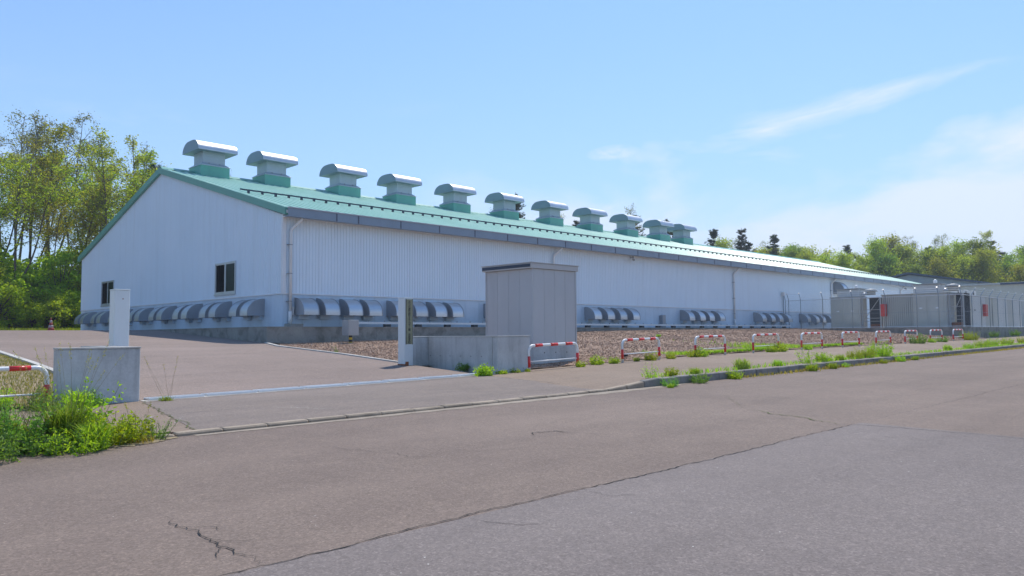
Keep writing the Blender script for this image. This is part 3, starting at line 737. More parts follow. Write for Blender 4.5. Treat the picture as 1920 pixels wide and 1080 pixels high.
LH = [16.46, 17.48, 18.63, 19.67, 21.12, 22.25, 23.42, 24.47, 27.21, 28.3, 29.45, 30.5, 35.30, 36.54, 37.78, 39.08, 45.43, 46.8, 48.0, 49.43, 55.7, 57.18, 58.5, 60.08, 63.6, 65.3, 66.6, 68.3]
for hx in LH:
    o = put('intake_hood', hb_m, (hx, Y0-0.03, 2.40), hall); put('hood_cheeks', hc_m, (hx, Y0-0.03, 2.40), o); put('duct_stub', hs_m, (hx, Y0-0.03, 2.40), o)
for i in range(8):
    y0 = 30.75+i*3.08
    for d in (0.0, 1.03):
        rz = (0, 0, -math.pi/2); p = (X0-0.03, y0+d+HW, 2.40)
        o = put('intake_hood', hb_m, p, hall, rz)
        for nm, me in (('hood_cheeks', hc_m), ('duct_stub', hs_m)):
            q = bpy.data.objects.new(nm, me); COL.objects.link(q); q.parent = o; q['_o'] = list(p)
# large hood high on the long wall
s = 1.55
o = put('wall_hood', hb_m, (70.8, Y0-0.03, 5.02), hall, scale=(1.3, 1.35, 1.55)); q = bpy.data.objects.new('hood_cheeks', hc_m); COL.objects.link(q); q.parent = o
# windows in the gable
def window(y0, y1, z0, z1):
    b = MB(); xo = X0-0.075
    for (a, c, e, f) in ((y0, y1, z0, z0+0.06), (y0, y1, z1-0.06, z1), (y0, y0+0.06, z0+0.06, z1-0.06), (y1-0.06, y1, z0+0.06, z1-0.06)): b.box(xo, X0+0.02, a, c, e, f)
    ym = (y0+y1)/2; b.box(xo+0.01, X0+0.01, ym-0.035, ym+0.035, z0+0.06, z1-0.06)
    w = b.build('window', 'frame_alu', hall)
    for a, c, dd, mt in ((y0+0.06, ym-0.035, 0.03, 'window_glass'), (ym+0.035, y1-0.06, 0.045, 'insect_screen')):
        bb = MB(); bb.box(xo+dd, xo+dd+0.006, a, c, z0+0.06, z1-0.06); bb.build('pane', mt, w)
    for a, c in ((y0+0.06, ym-0.035), (ym+0.035, y1-0.06)):
        bb = MB()
        for (p, q, r, s_) in ((a, c, z0+0.06, z0+0.12), (a, c, z1-0.10, z1-0.06), (a, a+0.035, z0+0.12, z1-0.10), (c-0.035, c, z0+0.12, z1-0.10)): bb.box(xo+0.018, xo+0.05, p, q, r, s_)
        bb.build('sash', 'frame_alu', w)
    bb = MB(); bb.box(X0-0.11, X0, y0-0.03, y1+0.03, z0-0.045, z0-0.003); bb.build('sill', 'frame_alu', w)
window(33.45, 35.55, 3.48, 4.95); window(49.3, 51.45, 3.48, 4.95)
# downpipes
for px in (16.22, 32.55, 52.65, 70.2, 88.0):
    d = px if px > 17 else px
    b = MB(); yp = Y0-0.13
    b.tube([(d+0.32, GY+0.18, EZ-0.32), (d+0.30, GY+0.18, EZ-0.40), (d+0.02, yp, EZ-0.78), (d, yp, EZ-0.92), (d, yp, 2.55)], 0.062, 10)
    p = b.build('downpipe', 'pipe_grey', hall, smooth=True)
    b = MB(); b.tube([(d, yp, 2.56), (d, yp, 2.02)], 0.078, 10); b.build('pipe_shoe', 'pipe_grey', p, smooth=True)
    for z in (5.3, 4.1, 2.95):
        b = MB(); b.tube([(d, yp, z), (d, yp, z+0.035)], 0.075, 10); b.box(d-0.14, d-0.05, yp-0.01, yp+0.12, z+0.005, z+0.03); b.build('pipe_clip', 'cheek_grey', p)
# camera brackets under the eave
for (cx, cz) in ((39.9, 6.15), (89.0, 6.15)):
    b = MB(); b.box(cx-0.03, cx+0.03, Y0-0.30, Y0, cz+0.16, cz+0.20); b.box(cx+0.25, cx+0.28, Y0-0.06, Y0-0.03, cz+0.1, cz+0.5); p = b.build('camera_bracket', 'cheek_grey', hall)
    b = MB(); b.tube([(cx+0.05, Y0-0.22, cz+0.06), (cx-0.16, Y0-0.42, cz)], 0.07, 8); b.build('camera_body', 'cheek_grey', p)
# service box and conduit near the corner
b = MB(); b.bevbox(16.28+0.05, 16.42, Y0-0.10, Y0-0.02, 2.40, 2.75, 0.01); b.tube([(16.38, Y0-0.06, 2.40), (16.38, Y0-0.06, 2.2), (16.30, Y0-0.1, 2.1)], 0.012, 6); b.build('service_box', 'pipe_grey', hall)
b = MB(); b.bevbox(43.0, 43.38, Y0-0.28, Y0-0.03, 1.92, 2.75, 0.02); b.build('service_box', 'cheek_grey', hall)
# cable duct on blocks along the foot of the long wall
b = MB(); b.box(18.5, 60.2, 28.30, 28.44, 2.03, 2.12); duct = b.build('cable_duct', 'pipe_grey', hall)
blk = MB(); blk.box(-0.14, 0.14, 28.26-28.3, 0.16, 0, 0.12); blk = blk.mesh('duct_block', 'dark_bay')
stud = MB(); stud.box(-0.012, 0.012, 0.02, 0.06, 0, 0.07); stud = stud.mesh('duct_clip', 'cheek_grey')
x = 18.8
while x < 60: put('duct_block', blk, (x, 28.30, ZP+0.003), duct); x += 1.75
x = 18.7
while x < 60: put('duct_clip', stud, (x, 28.30, 2.121), duct); x += 0.85

# plinth under the hall
pl = thing('concrete_plinth', (14.55, 27.9, 0.6), 'stained concrete plinth carrying the white hall at its near corner', 'plinth')
def seglist(a, b, step):
    out = [a]
    while out[-1] < b-step*0.5: out.append(min(b, out[-1]+step))
    out[-1] = b; return out
ss = seglist(14.55, 60.5, 5.1)
for a, b_ in zip(ss[:-1], ss[1:]):
    b = MB(); b.box(a+0.004, b_-0.004, 27.9, Y0+0.2, 0.6, ZP-0.05); b.box(a+0.004, b_-0.004, 27.88, Y0+0.2, ZP-0.05, ZP); b.build('wall_section', 'concrete_plinth', pl)
ss = seglist(Y0+0.21, Y1+0.3, 5.1)
for a, b_ in zip(ss[:-1], ss[1:]):
    b = MB(); b.box(14.55, X0+0.2, a+0.004, b_-0.004, 0.6, ZP-0.05); b.box(14.53, X0+0.2, a+0.004, b_-0.004, ZP-0.05, ZP); b.build('wall_section', 'concrete_plinth', pl)
b = MB(); b.bevbox(15.75, 16.35, 28.25, 28.75, ZP+0.002, ZP+0.13, 0.02); tag(b.build('pit_cover', 'concrete_plinth', o=(16, 28.5, ZP)), 'flat brown box on the plinth at the foot of the corner downpipe', 'pit cover')

# ------------------------------------------------------------------ gate walls and posts
def wall_part(par, x0, x1, y0, y1, z0, z1, mat='concrete_wall', name='wall_section'):
    b = MB(); b.bevbox(x0, x1, y0, y1, z0, z1-0.03, 0.012); o = b.build(name, mat, par)
    return o
def coping(par, x0, x1, y0, y1, z):
    b = MB(); b.bevbox(x0, x1, y0, y1, z-0.03, z, 0.008); return b.build('coping', 'concrete_pale', par)
gw = thing('gate_wall', (14.4, 14.3, 0.4), 'stained concrete gate wall in front of the grey shed', 'wall')
wall_part(gw, 13.806, 15.0, 14.30, 14.50, 0.25, 1.49); wall_part(gw, 13.80, 14.0, 14.503, 17.10, 0.25, 1.49); wall_part(gw, 13.22, 13.99, 17.103, 17.30, 0.35, 1.49)
coping(gw, 13.79, 15.01, 14.29, 14.51, 1.492); coping(gw, 13.79, 14.01, 14.513, 17.09, 1.492); coping(gw, 13.22, 14.01, 17.093, 17.31, 1.492)
for i in range(6):
    b = MB(); zz = 0.95; b.tube([(13.8-0.002, 14.9+i*0.42, zz), (13.8+0.02, 14.9+i*0.42, zz)], 0.014, 8); b.build('tie_hole', 'black', gw)
lw = thing('gate_wall', (4.4, 14.35, 0.35), 'short concrete gate wall behind the tall roadside weeds', 'wall')
wall_part(lw, 3.80, 5.10, 14.36, 14.62, 0.2, 1.345); coping(lw, 3.79, 5.11, 14.35, 14.63, 1.347)
wall_part(lw, 4.90, 5.10, 14.623, 17.0, 0.2, 1.345); coping(lw, 4.89, 5.11, 14.633, 17.0, 1.347)
wall_part(lw, 5.103, 5.48, 16.82, 17.0, 0.2, 1.345); coping(lw, 5.113, 5.49, 16.81, 17.0, 1.347)
def gatepost(x, y, z0, z1, label):
    t = thing('gate_post', (x, y, z0), label, 'post')
    b = MB(); b.bevbox(x, x+0.30, y, y+0.30, z0-0.1, z1-0.02, 0.012); b.build('shaft', 'post_white', t)
    b = MB(); b.bevbox(x-0.006, x+0.306, y-0.006, y+0.306, z1-0.02, z1, 0.006); b.build('cap', 'post_white', t)
    b = MB(); b.tube([(x+0.16, y-0.006, z1-0.20), (x+0.16, y+0.0, z1-0.20)], 0.012, 8); b.build('bolt', 'rust', t)
    return t
gatepost(5.51, 17.01, 0.6, 2.51, 'plain white square gate post behind the short concrete wall')
gp = gatepost(12.905, 17.01, 0.62, 2.545, 'white square gate post with a vertical lettered plaque and rusty foot')
b = MB(); b.box(12.955, 13.165, 16.996, 17.009, 1.28, 2.50); plq = b.build('plaque', 'plaque', gp)
b = MB(); b.box(12.945, 12.955, 16.992, 17.009, 1.27, 2.51); b.box(13.165, 13.175, 16.992, 17.009, 1.27, 2.51); b.build('plaque_edge', 'black', gp)
b = MB(); b.bevbox(12.93, 13.04, 16.99, 17.009, 0.60, 0.80, 0.01); b.bevbox(12.895, 12.93, 16.998, 17.32, 0.58, 0.74, 0.01); b.build('rust_patch', 'rust', gp)
def text_mesh(ch, size):
    c = bpy.data.curves.new('letter', 'FONT'); c.body = ch; c.size = size; c.align_x = 'CENTER'; c.extrude = 0.001; c.resolution_u = 2; c.offset = 0.0012
    o = bpy.data.objects.new('letter', c); COL.objects.link(o); bpy.context.view_layer.update()
    me = bpy.data.meshes.new_from_object(o.evaluated_get(bpy.context.evaluated_depsgraph_get()))
    bpy.data.objects.remove(o); bpy.data.curves.remove(c); me.materials.clear(); me.materials.append(MATS['black']); return me
zz = 2.40
for ch in 'みつ日原公民エネル' 'ギ' '│' '館' ' ' '吉会支社':
    if ch != ' ':
        me = text_mesh(ch, 0.082)
        put('letter', me, (13.06, 16.9935, zz), plq, (math.pi/2, 0, 0))
    zz -= 0.069

# ------------------------------------------------------------------ grey shed
sx0, sx1, sy0, sy1 = 16.38, 18.33, 15.50, 17.47
sh = thing('meter_shed', (sx0, sy0, 0.5), 'tall grey panelled shed with flat roof on a concrete base', 'shed')
b = MB(); b.bevbox(sx0-0.02, sx1+0.02, sy0-0.02, sy1+0.02, 0.3, 1.17, 0.015); base = b.build('base', 'concrete_wall', sh)
for i in range(3):
    b = MB(); b.tube([(16.85+i*0.5, sy0-0.023, 0.98), (16.85+i*0.5, sy0-0.01, 0.98)], 0.02, 8); b.build('tie_hole', 'black', base)
b = MB(); b.box(sx0+0.03, sx1-0.03, sy0+0.03, sy1-0.03, 1.1, 3.45); b.build('core', 'shed_grey', sh)
for i in range(4):
    a = sx0+0.04+i*(sx1-sx0-0.08)/4; w = (sx1-sx0-0.08)/4
    b = MB(); b.box(a+0.003, a+w-0.003, sy0, sy0+0.03, 1.172, 3.44); b.build('wall_panel', 'shed_grey', sh)
    b = MB(); b.box(a+0.003, a+w-0.003, sy1-0.03, sy1, 1.172, 3.44); b.build('wall_panel', 'shed_grey', sh)
    a = sy0+0.04+i*(sy1-sy0-0.08)/4; w = (sy1-sy0-0.08)/4
    b = MB(); b.box(sx0, sx0+0.03, a+0.003, a+w-0.003, 1.172, 3.44); b.build('wall_panel', 'shed_grey', sh)
    b = MB(); b.box(sx1-0.03, sx1, a+0.003, a+w-0.003, 1.172, 3.44); b.build('wall_panel', 'shed_grey', sh)
for (a, c) in ((sx0, sy0), (sx1, sy0), (sx0, sy1), (sx1, sy1)):
    b = MB(); b.box(a-0.012 if a == sx0 else a-0.037, a+0.037 if a == sx0 else a+0.012, c-0.012 if c == sy0 else c-0.037, c+0.037 if c == sy0 else c+0.012, 1.171, 3.45); b.build('corner_trim', 'shed_grey', sh)
b = MB(); b.bevbox(sx0-0.10, sx1+0.08, sy0-0.05, sy1+0.08, 3.45, 3.60, 0.01); rf = b.build('roof', 'shed_fascia', sh)
b = MB(); b.box(sx0-0.108, sx0-0.101, sy0-0.02, sy1+0.06, 3.485, 3.575); b.build('dark_fascia', 'navy', rf)
b = MB(); b.box(sx0-0.12, sx1+0.10, sy0-0.07, sy1+0.10, 3.603, 3.625); b.build('roof_edge', 'shed_fascia', rf)

# control box on striped post
cb = thing('control_box', (17.57, 26.7, 1.15), 'grey metal control box on a yellow and black post', 'control box')
b = MB(); b.bevbox(17.32, 17.82, 26.5, 26.95, 1.54, 2.16, 0.012); b.build('cabinet', 'cabinet_grey', cb)
b = MB(); b.box(17.345, 17.795, 26.488, 26.499, 1.57, 2.13); b.build('door', 'cabinet_grey', cb)
for i in range(5):
    b = MB(); b.tube([(17.57, 26.72, 1.10+i*0.09), (17.57, 26.72, 1.19+i*0.09)], 0.07, 12); b.build('post_band', 'yellow' if i % 2 else 'black', cb)

# ------------------------------------------------------------------ pipe barriers
def build_barrier(w=2.0, h=0.665, label=''):
    t = thing('pipe_barrier', (0, 0, 0), label, 'barrier', 'red and white pipe barriers along the pavement')
    r = 0.038; c = 0.16; pts = [(-w/2, 0, -0.1), (-w/2, 0, h-c)]
    pts += [(-w/2+c-c*math.cos(a), 0, h-c+c*math.sin(a)) for a in [math.pi/2*i/6 for i in range(1, 7)]]
    pts += [(-p[0], 0, p[2]) for p in reversed(pts)]
    b = MB(); b.tube(pts, r, 12); b.build('frame', 'paint_white', t, smooth=True)
    b = MB(); b.tube([(-w/2, 0, 0.24), (w/2, 0, 0.24)], 0.017, 10); b.build('crossbar', 'paint_white', t, smooth=True)
    for x in (-0.62, 0.0, 0.62):
        b = MB(); b.tube([(x-0.15, 0, h), (x+0.15, 0, h)], r+0.003, 12); b.build('red_band', 'paint_red', t, smooth=True)
    for sx in (-1, 1):
        b = MB(); b.tube([(sx*w/2, 0, 0.09), (sx*w/2, 0, 0.39)], r+0.003, 12); b.build('red_band', 'paint_red', t, smooth=True)
    return t
proto = build_barrier(label='pipe barrier cut by the left frame edge beside the short concrete wall')
BX = [2.63, 15.96, 20.03, 24.14, 28.22, 32.31, 36.45, 40.53, 44.57, 48.76, 52.94]
BL = ['', 'nearest pipe barrier beyond the gate, standing in front of the grey shed', 'second pipe barrier from the shed, on bare gravel', 'third pipe barrier from the shed, left leg in yellow weeds',
      'fourth pipe barrier from the shed, right leg in a weed clump', 'fifth pipe barrier from the shed, on a grass strip', 'sixth pipe barrier from the shed, before the gravel slope',
      'seventh pipe barrier from the shed, left of the tall roadside bush', 'eighth pipe barrier from the shed, half hidden by a bush', 'second farthest pipe barrier, before the fence wall', 'farthest pipe barrier, close to the corner of the fence wall']
bars = []
for i, (x, lab) in enumerate(zip(BX, BL)):
    z = walk_z(x, 14.3)+0.0
    o = proto if i == 0 else copy_tree(proto, (0, 0, 0), label=lab)
    o.location = (x, 14.3, z); o.rotation_euler = (0, -math.atan2(walk_z(x+1, 14.3)-walk_z(x-1, 14.3), 2), rng.uniform(-0.02, 0.02)); bars.append(o)

# ------------------------------------------------------------------ traffic cone
tc = thing('traffic_cone', (11.8, 46, 1.9), 'faded red and white traffic cone at the far edge of the yard', 'traffic cone')
zc = yard_z(11.8, 46)
b = MB(); b.bevbox(11.62, 11.98, 45.82, 46.18, zc, zc+0.05, 0.03); b.build('cone_base', 'cone_red', tc)
for i in range(5):
    r0_, r1_ = 0.15-0.026*i, 0.15-0.026*(i+1)
    b = MB(); b.tube([(11.8, 46, zc+0.05+i*0.13), (11.8, 46, zc+0.05+(i+1)*0.13)], [r0_, r1_], 14); b.build('cone_band', 'cone_red' if i % 2 == 0 else 'cone_white', tc, smooth=True)
b = MB(); b.tube([(20.9, 15.6, 0.72), (20.9, 15.6, 0.80), (20.9, 15.6, 0.86)], [0.09, 0.11, 0.11], 12); bo = b.build('bucket', 'black', o=(20.9, 15.6, 0.72))
tag(bo, 'small black bucket on the gravel beside the second barrier from the shed', 'bucket')
b2 = MB(); b2.tube([(20.9, 15.6, 0.862), (20.9, 15.6, 0.875)], 0.12, 12); b2.build('lid', 'navy', bo)

# ------------------------------------------------------------------ fenced compound
FX, FY, FZ = 60.6, 16.0, 1.85
fwl = thing('fence_wall', (FX, FY, 0.6), 'low concrete retaining wall under the wire fence', 'wall')
ys = seglist(FY, 27.88, 4.0)
for a, c in zip(ys[:-1], ys[1:]):
    b = MB(); b.bevbox(FX, FX+0.25, a+0.004, c-0.004, 0.4, FZ, 0.015); b.build('wall_section', 'concrete_plinth', fwl)
xs = seglist(FX+0.254, 110, 4.0)
for a, c in zip(xs[:-1], xs[1:]):
    b = MB(); b.bevbox(a+0.004, c-0.004, FY, FY+0.25, 0.4, FZ, 0.015); b.build('wall_section', 'concrete_plinth', fwl)
b = MB(); b.box(FX+0.25, 110, FY+0.25, Y0-0.001, 1.0, FZ-0.03); tag(b.build('compound_paving', 'concrete_pale'), kind='structure')
def fence(p0, p1, label, posts, out, ztop=4.13):
    d = Vector((p1[0]-p0[0], p1[1]-p0[1], 0)); L = d.length; d.normalize(); nrm = Vector((out[0], out[1], 0))
    t = thing('wire_fence', (p0[0], p0[1], FZ), label, 'fence')
    P = lambda s, z, o=0: (p0[0]+d.x*s+nrm.x*o, p0[1]+d.y*s+nrm.y*o, z)
    for s in posts:
        b = MB(); b.tube([P(s, FZ-0.05), P(s, ztop+0.03), P(s, ztop+0.12, 0.03), P(s, ztop+0.52, 0.26)], 0.027, 8); po = b.build('post', 'fence_steel', t, smooth=True)
        b = MB(); b.tube([P(s, ztop+0.51, 0.255), P(s, ztop+0.57, 0.29)], 0.05, 8); b.build('post_cap', 'paint_white', po)
    for z, r in ((ztop, 0.025), (FZ+0.06, 0.02), (FZ+1.1, 0.008)):
        b = MB(); b.tube([P(0, z), P(L, z)], r, 6); b.build('rail', 'steel' if r > 0.01 else 'fence_steel', t)
    for k in range(3):
        b = MB(); b.tube([P(0, ztop+0.2+k*0.14, 0.08+k*0.08), P(L, ztop+0.2+k*0.14, 0.08+k*0.08)], 0.006, 4); b.build('barbed_wire', 'steel', t)
    b = MB(); h = ztop-FZ-0.06; s = -h; w = 0.0035
    while s < L:
        for sg in (1, -1):
            s0, s1 = (s, s+h); z0, z1 = (FZ+0.06, ztop)
            if sg < 0: z0, z1 = z1, z0
            a, c = max(0, s0), min(L, s1)
            if c-a > 0.05:
                za = z0+(z1-z0)*(a-s0)/h; zc_ = z0+(z1-z0)*(c-s0)/h
                b.add([P(a, za-w), P(a, za+w), P(c, zc_+w), P(c, zc_-w)], [(0, 1, 2, 3)])
        s += 0.13
    tag(b.build('wire_mesh', 'fence_steel', t, fix=False), kind='stuff')
    return t
fence((FX+0.12, FY+0.12), (FX+0.12, 29.0), 'wire fence with barbed top running from the hall wall to the fence corner', [0.0, 1.45, 2.9, 5.1, 7.5, 9.8, 11.6, 12.6, 12.88], (-1, 0))
fence((FX+0.12, FY+0.12), (98, FY+0.12), 'wire fence with barbed top running along the pavement', [2.6+i*2.35 for i in range(15)], (0, -1))
# camera on the fence end post
b = MB(); b.tube([(FX+0.1, 29.9, 1.9), (FX+0.1, 29.9, 4.3), (FX-0.05, 29.85, 4.55)], 0.03, 8)
fc = tag(b.build('camera_pole', 'fence_steel', o=(FX+0.1, 29.0, 1.9)), 'slim pole with a small camera beside the fence end', 'pole')
b = MB(); b.bevbox(FX-0.2, FX+0.1, 29.72, 29.95, 4.55, 4.85, 0.03); b.build('camera_body', 'pipe_grey', fc, o=(FX+0.1, 29.0, 1.9))
fc.location = (FX+0.1, 29.0-0.75, 1.9)

def unit(x0, x1, y0, y1, z1, label, doors, red=False):
    t = thing('equipment_unit', (x0, y0, FZ), label, 'equipment unit', 'grey equipment units inside the fence')
    b = MB(); b.bevbox(x0, x1, y0, y1, FZ, z1, 0.03); b.build('casing', 'unit_grey', t)
    b = MB(); b.box(x0-0.05, x1+0.05, y0-0.05, y1+0.05, z1+0.002, z1+0.07); b.build('lid', 'unit_roof', t)
    b = MB(); b.box(x0+0.01, x1-0.01, y0-0.02, y0-0.002, FZ+0.02, z1-0.02); b.build('end_panel', 'unit_pale', t)
    for (a, c) in doors:
        b = MB(); b.box(x0-0.03, x0-0.002, a, c, FZ+0.42, z1-0.12); d = b.build('door', 'unit_grey', t)
        b = MB(); m_ = (a+c)/2; b.box(x0-0.036, x0-0.031, m_-0.11, m_+0.11, FZ+1.40, FZ+1.50); b.build('label_plate', 'paint_white', d)
    for (a, c) in doors:
        b = MB(); b.box(x0-0.012, x0-0.001, a, c, FZ+0.05, FZ+0.38); b.build('lower_panel', 'unit_grey', t)
    return t
unit(66, 67.5, 25.07, 27.5, 4.44, 'farther grey equipment unit with two doors beside the hall wall', [(25.2, 26.15), (26.4, 27.35)])
unit(63.2, 65.0, 17.75, 20.1, 4.38, 'nearer grey equipment unit with two doors beside the dark bay', [(17.95, 18.8), (19.1, 19.95)])
t = thing('equipment_unit', (63.3, 20.12, FZ), 'plain ribbed grey container beside the two door equipment unit', 'equipment unit', 'grey equipment units inside the fence')
b = MB(); vs = []; fs = []
pr = ribs(20.13, 22.35, 0.15, 0.03)
for i, (y, d) in enumerate(pr):
    vs += [(63.3-d, y, FZ), (63.3-d, y, 4.36)]
    if i: fs.append((2*i-2, 2*i-1, 2*i+1, 2*i))
b.add(vs, fs); b.box(63.3, 65.5, 20.13, 22.35, FZ, 4.355); b.build('casing', 'unit_grey', t)
b = MB(); b.box(63.2, 65.6, 20.12, 22.4, 4.37, 4.43); b.build('lid', 'unit_roof', t)
def bay(x, y0, y1, z1, label):
    t = thing('steel_bay', (x, y0, FZ), label, 'steel frame')
    b = MB(); b.box(x+1.6, x+1.7, y0, y1, FZ, z1); b.box(x, x+1.6, y0, y1, z1-0.03, z1); b.build('dark_panel', 'dark_bay', t)
    for yy in (y0, y1):
        b = MB(); b.box(x-0.04, x+0.06, yy-0.05, yy+0.05, FZ, z1); b.build('post', 'unit_roof', t)
    for z in (FZ+0.55, FZ+0.8, FZ+1.5, z1-0.04):
        b = MB(); b.box(x-0.02, x+0.02, y0+0.05, y1-0.05, z, z+0.04); b.build('cross_bar', 'unit_roof', t)
    b = MB(); b.tube([(x, y0+0.06, z1-0.1), (x, y1-0.06, FZ+0.6)], 0.025, 6); b.build('brace', 'unit_roof', t)
    b = MB(); b.bevbox(x+0.2, x+0.9, y0+0.15, y0+0.9, FZ, FZ+0.35, 0.05); b.build('pallet', 'rust', t)
    return t
bay(66.2, 23.5, 24.95, 4.4, 'dark open steel bay beside the farther equipment unit')
bay(63.4, 16.7, 17.6, 4.35, 'dark open steel bay at the fence corner')
# rooftop plant: boxes and rounded outlets
def rooftop(x, y, z, label, s=1.0):
    t = thing('rooftop_plant', (x, y, z), label, 'ventilation unit')
    b = MB(); b.bevbox(x, x+1.3*s, y, y+1.9*s, z, z+0.62*s, 0.04); b.build('casing', 'unit_pale', t)
    b = MB(); b.box(x-0.08, x+1.38*s, y-0.08, y+1.98*s, z+0.623*s, z+0.69*s); b.build('lid', 'unit_roof', t)
    b = MB(); b.tube([(x+0.5*s, y-0.75*s, z+0.1), (x+0.5*s, y-0.75*s, z+0.38*s)], 0.34*s, 14); b.tube([(x+0.5*s, y-0.75*s, z+0.38*s), (x+0.5*s, y-0.75*s, z+0.55*s), (x+0.5*s, y-0.75*s, z+0.62*s)], [0.5*s, 0.42*s, 0.1], 14); b.build('fan_cowl', 'unit_roof', t, smooth=True)
    b = MB(); b.tube([(x+0.5*s, y-0.12, z+0.2*s), (x+0.5*s, y-0.45*s, z+0.2*s)], 0.12*s, 10); b.build('duct', 'steel', t)
    b = MB(); b.tube([(x+0.65*s, y+0.5*s, z+0.69*s), (x+0.65*s, y+0.5*s, z+0.92*s), (x+0.65*s, y+0.5*s, z+1.0*s)], [0.14*s, 0.14*s, 0.05], 10); b.build('vent_knob', 'paint_white', t, smooth=True)
    return t
rooftop(66.4, 25.2, 4.52, 'pale rooftop ventilation unit on the farther equipment unit')
rooftop(63.4, 18.2, 4.46, 'pale rooftop ventilation unit with white knob on the nearer equipment unit')
# long units seen through the front fence
def longunit(x0, x1, label, red):
    t = thing('equipment_container', (x0, 17.4, FZ), label, 'container', 'long equipment containers behind the front fence')
    n = max(2, int((x1-x0)/1.6)); w = (x1-x0)/n
    b = MB(); b.box(x0+0.02, x1-0.02, 17.43, 20.0, FZ, 4.30); b.build('casing', 'unit_grey', t)
    for i in range(n):
        b = MB(); b.bevbox(x0+i*w+0.01, x0+(i+1)*w-0.01, 17.38, 17.428, FZ+0.02, 4.29, 0.01); b.build('side_panel', 'unit_pale' if i % 3 else 'unit_grey', t)
    b = MB(); b.box(x0, x1, 17.35, 20.05, 4.303, 4.37); b.build('lid', 'unit_roof', t)
    if red:
        for q in range(2):
            b = MB(); b.bevbox(x0+1.2+q*1.4, x0+1.55+q*1.4, 17.34, 17.379, FZ+1.32, FZ+1.38, 0.005); b.build('handle', 'dark_bay', t)
    return t
longunit(66.2, 74.0, 'long grey container behind the front fence with a red box on it', True)
longunit(74.3, 84.0, 'long grey container farthest right behind the front fence', False)
def redbox(x, y, z, sx, sy, sz, label):
    b = MB(); b.bevbox(x, x+sx, y, y+sy, z, z+sz, 0.02); o = tag(b.build('extinguisher_box', 'box_red', o=(x, y, z)), label, 'extinguisher box')
    b = MB(); b.box(x-0.008 if sx < sy else x+0.04, x-0.001 if sx < sy else x+sx-0.04, y+0.04 if sx < sy else y-0.008, y+sy-0.04 if sx < sy else y-0.001, z+0.05, z+sz-0.05); b.build('box_door', 'box_red', o); return o
redbox(63.0, 21.95, 2.75, 0.22, 0.42, 0.95, 'red extinguisher box beside the ribbed grey container')
redbox(71.2, 17.15, 2.75, 0.65, 0.22, 0.95, 'red extinguisher box on the long container behind the front fence')
for i in range(3):
    pass
# small outdoor condensers on the long container roof
for i, x in enumerate((67.5, 69.6, 71.7)):
    t = thing('condenser', (x, 18.2, 4.38), ['first', 'second', 'third'][i]+' pale condenser from the fence corner on the long container roof', 'condenser', 'condensers on the container roof')
    b = MB(); b.bevbox(x, x+1.2, 18.2, 18.6, 4.40, 4.85, 0.03); b.build('casing', 'unit_pale', t)
    b = MB(); b.tube([(x+0.35, 18.19, 4.62), (x+0.35, 18.198, 4.62)], 0.17, 14); b.build('fan_grille', 'dark_bay', t)
    b = MB(); b.box(x+0.1, x+1.1, 18.25, 18.55, 4.38, 4.40); b.build('foot', 'steel', t)

# ------------------------------------------------------------------ buildings beyond
def far_hall(x0, x1, yc, w, ze, zr, label, wallm, roofm):
    t = thing('far_hall', (x0, yc-w, 1.5), label, 'building')
    b = MB(); b.box(x0, x1, yc-w, yc+w, 1.0, ze); b.extrude([(yc-w, ze), (yc+w, ze), (yc, zr-0.1)], 0, x0, x1); b.build('wall', wallm, t)
    for s in (-1, 1):
        b = MB(); ye = yc+s*(w+0.6); ze2 = ze-0.6*(zr-ze)/w
        b.add([(x0-0.5, ye, ze2), (x1+0.5, ye, ze2), (x1+0.5, yc, zr), (x0-0.5, yc, zr), (x0-0.5, ye, ze2+0.25), (x1+0.5, ye, ze2+0.25), (x1+0.5, yc, zr+0.25), (x0-0.5, yc, zr+0.25)],
              [(0,1,2,3),(7,6,5,4),(0,4,5,1),(1,5,6,2),(2,6,7,3),(3,7,4,0)]); b.build('roof', roofm, t)
    return t
far_hall(118, 150, 37.8, 8.5, 8.1, 9.75, 'distant blue roofed hall whose gable rises behind the fenced units', 'far_wall', 'far_roof')
t = thing('far_shed', (100, 23, 1.5), 'plain grey flat roofed shed at the right frame edge behind the containers', 'building')
b = MB(); b.box(100, 116, 17.5, 28.2, 1.0, 6.75); b.build('wall', 'unit_grey', t)
b = MB(); b.box(99.7, 116.3, 17.2, 28.5, 6.753, 6.95); rf = b.build('roof', 'unit_roof', t)
b = MB(); b.box(99.69, 99.695, 17.2, 22.5, 6.7, 6.9); b.build('roof_edge', 'far_roof', rf)

# ------------------------------------------------------------------ vegetation generators
def leaf_arrays(centres, size, rg, up=0.35, aspect=0.55, droop=0.0):
    """one folded diamond leaf (4 verts, 2 tris) per centre"""
    N = len(centres); c = np.asarray(centres, float)
    d = rg.normal(size=(N, 3)); d[:, 2] = d[:, 2]*0.6+up*0.4-droop; d /= np.linalg.norm(d, axis=1)[:, None]
    a = rg.normal(size=(N, 3)); a[:, 2] *= 0.6; w = np.cross(d, a); w /= (np.linalg.norm(w, axis=1)[:, None]+1e-9)
    s = np.asarray(size)*rg.uniform(0.6, 1.3, N)[:, None] if np.ndim(size) == 0 else np.asarray(size)[:, None]*rg.uniform(0.7, 1.2, N)[:, None]
    nn = np.cross(d, w)
    v = np.stack([c-d*s*0.5, c+w*s*aspect*0.5+nn*s*0.10, c+d*s*0.5, c-w*s*aspect*0.5+nn*s*0.10], 1).reshape(-1, 3)
    b = np.arange(N)*4; f = np.stack([np.stack([b, b+1, b+2], 1), np.stack([b, b+2, b+3], 1)], 1).reshape(-1, 3)
    return v, f
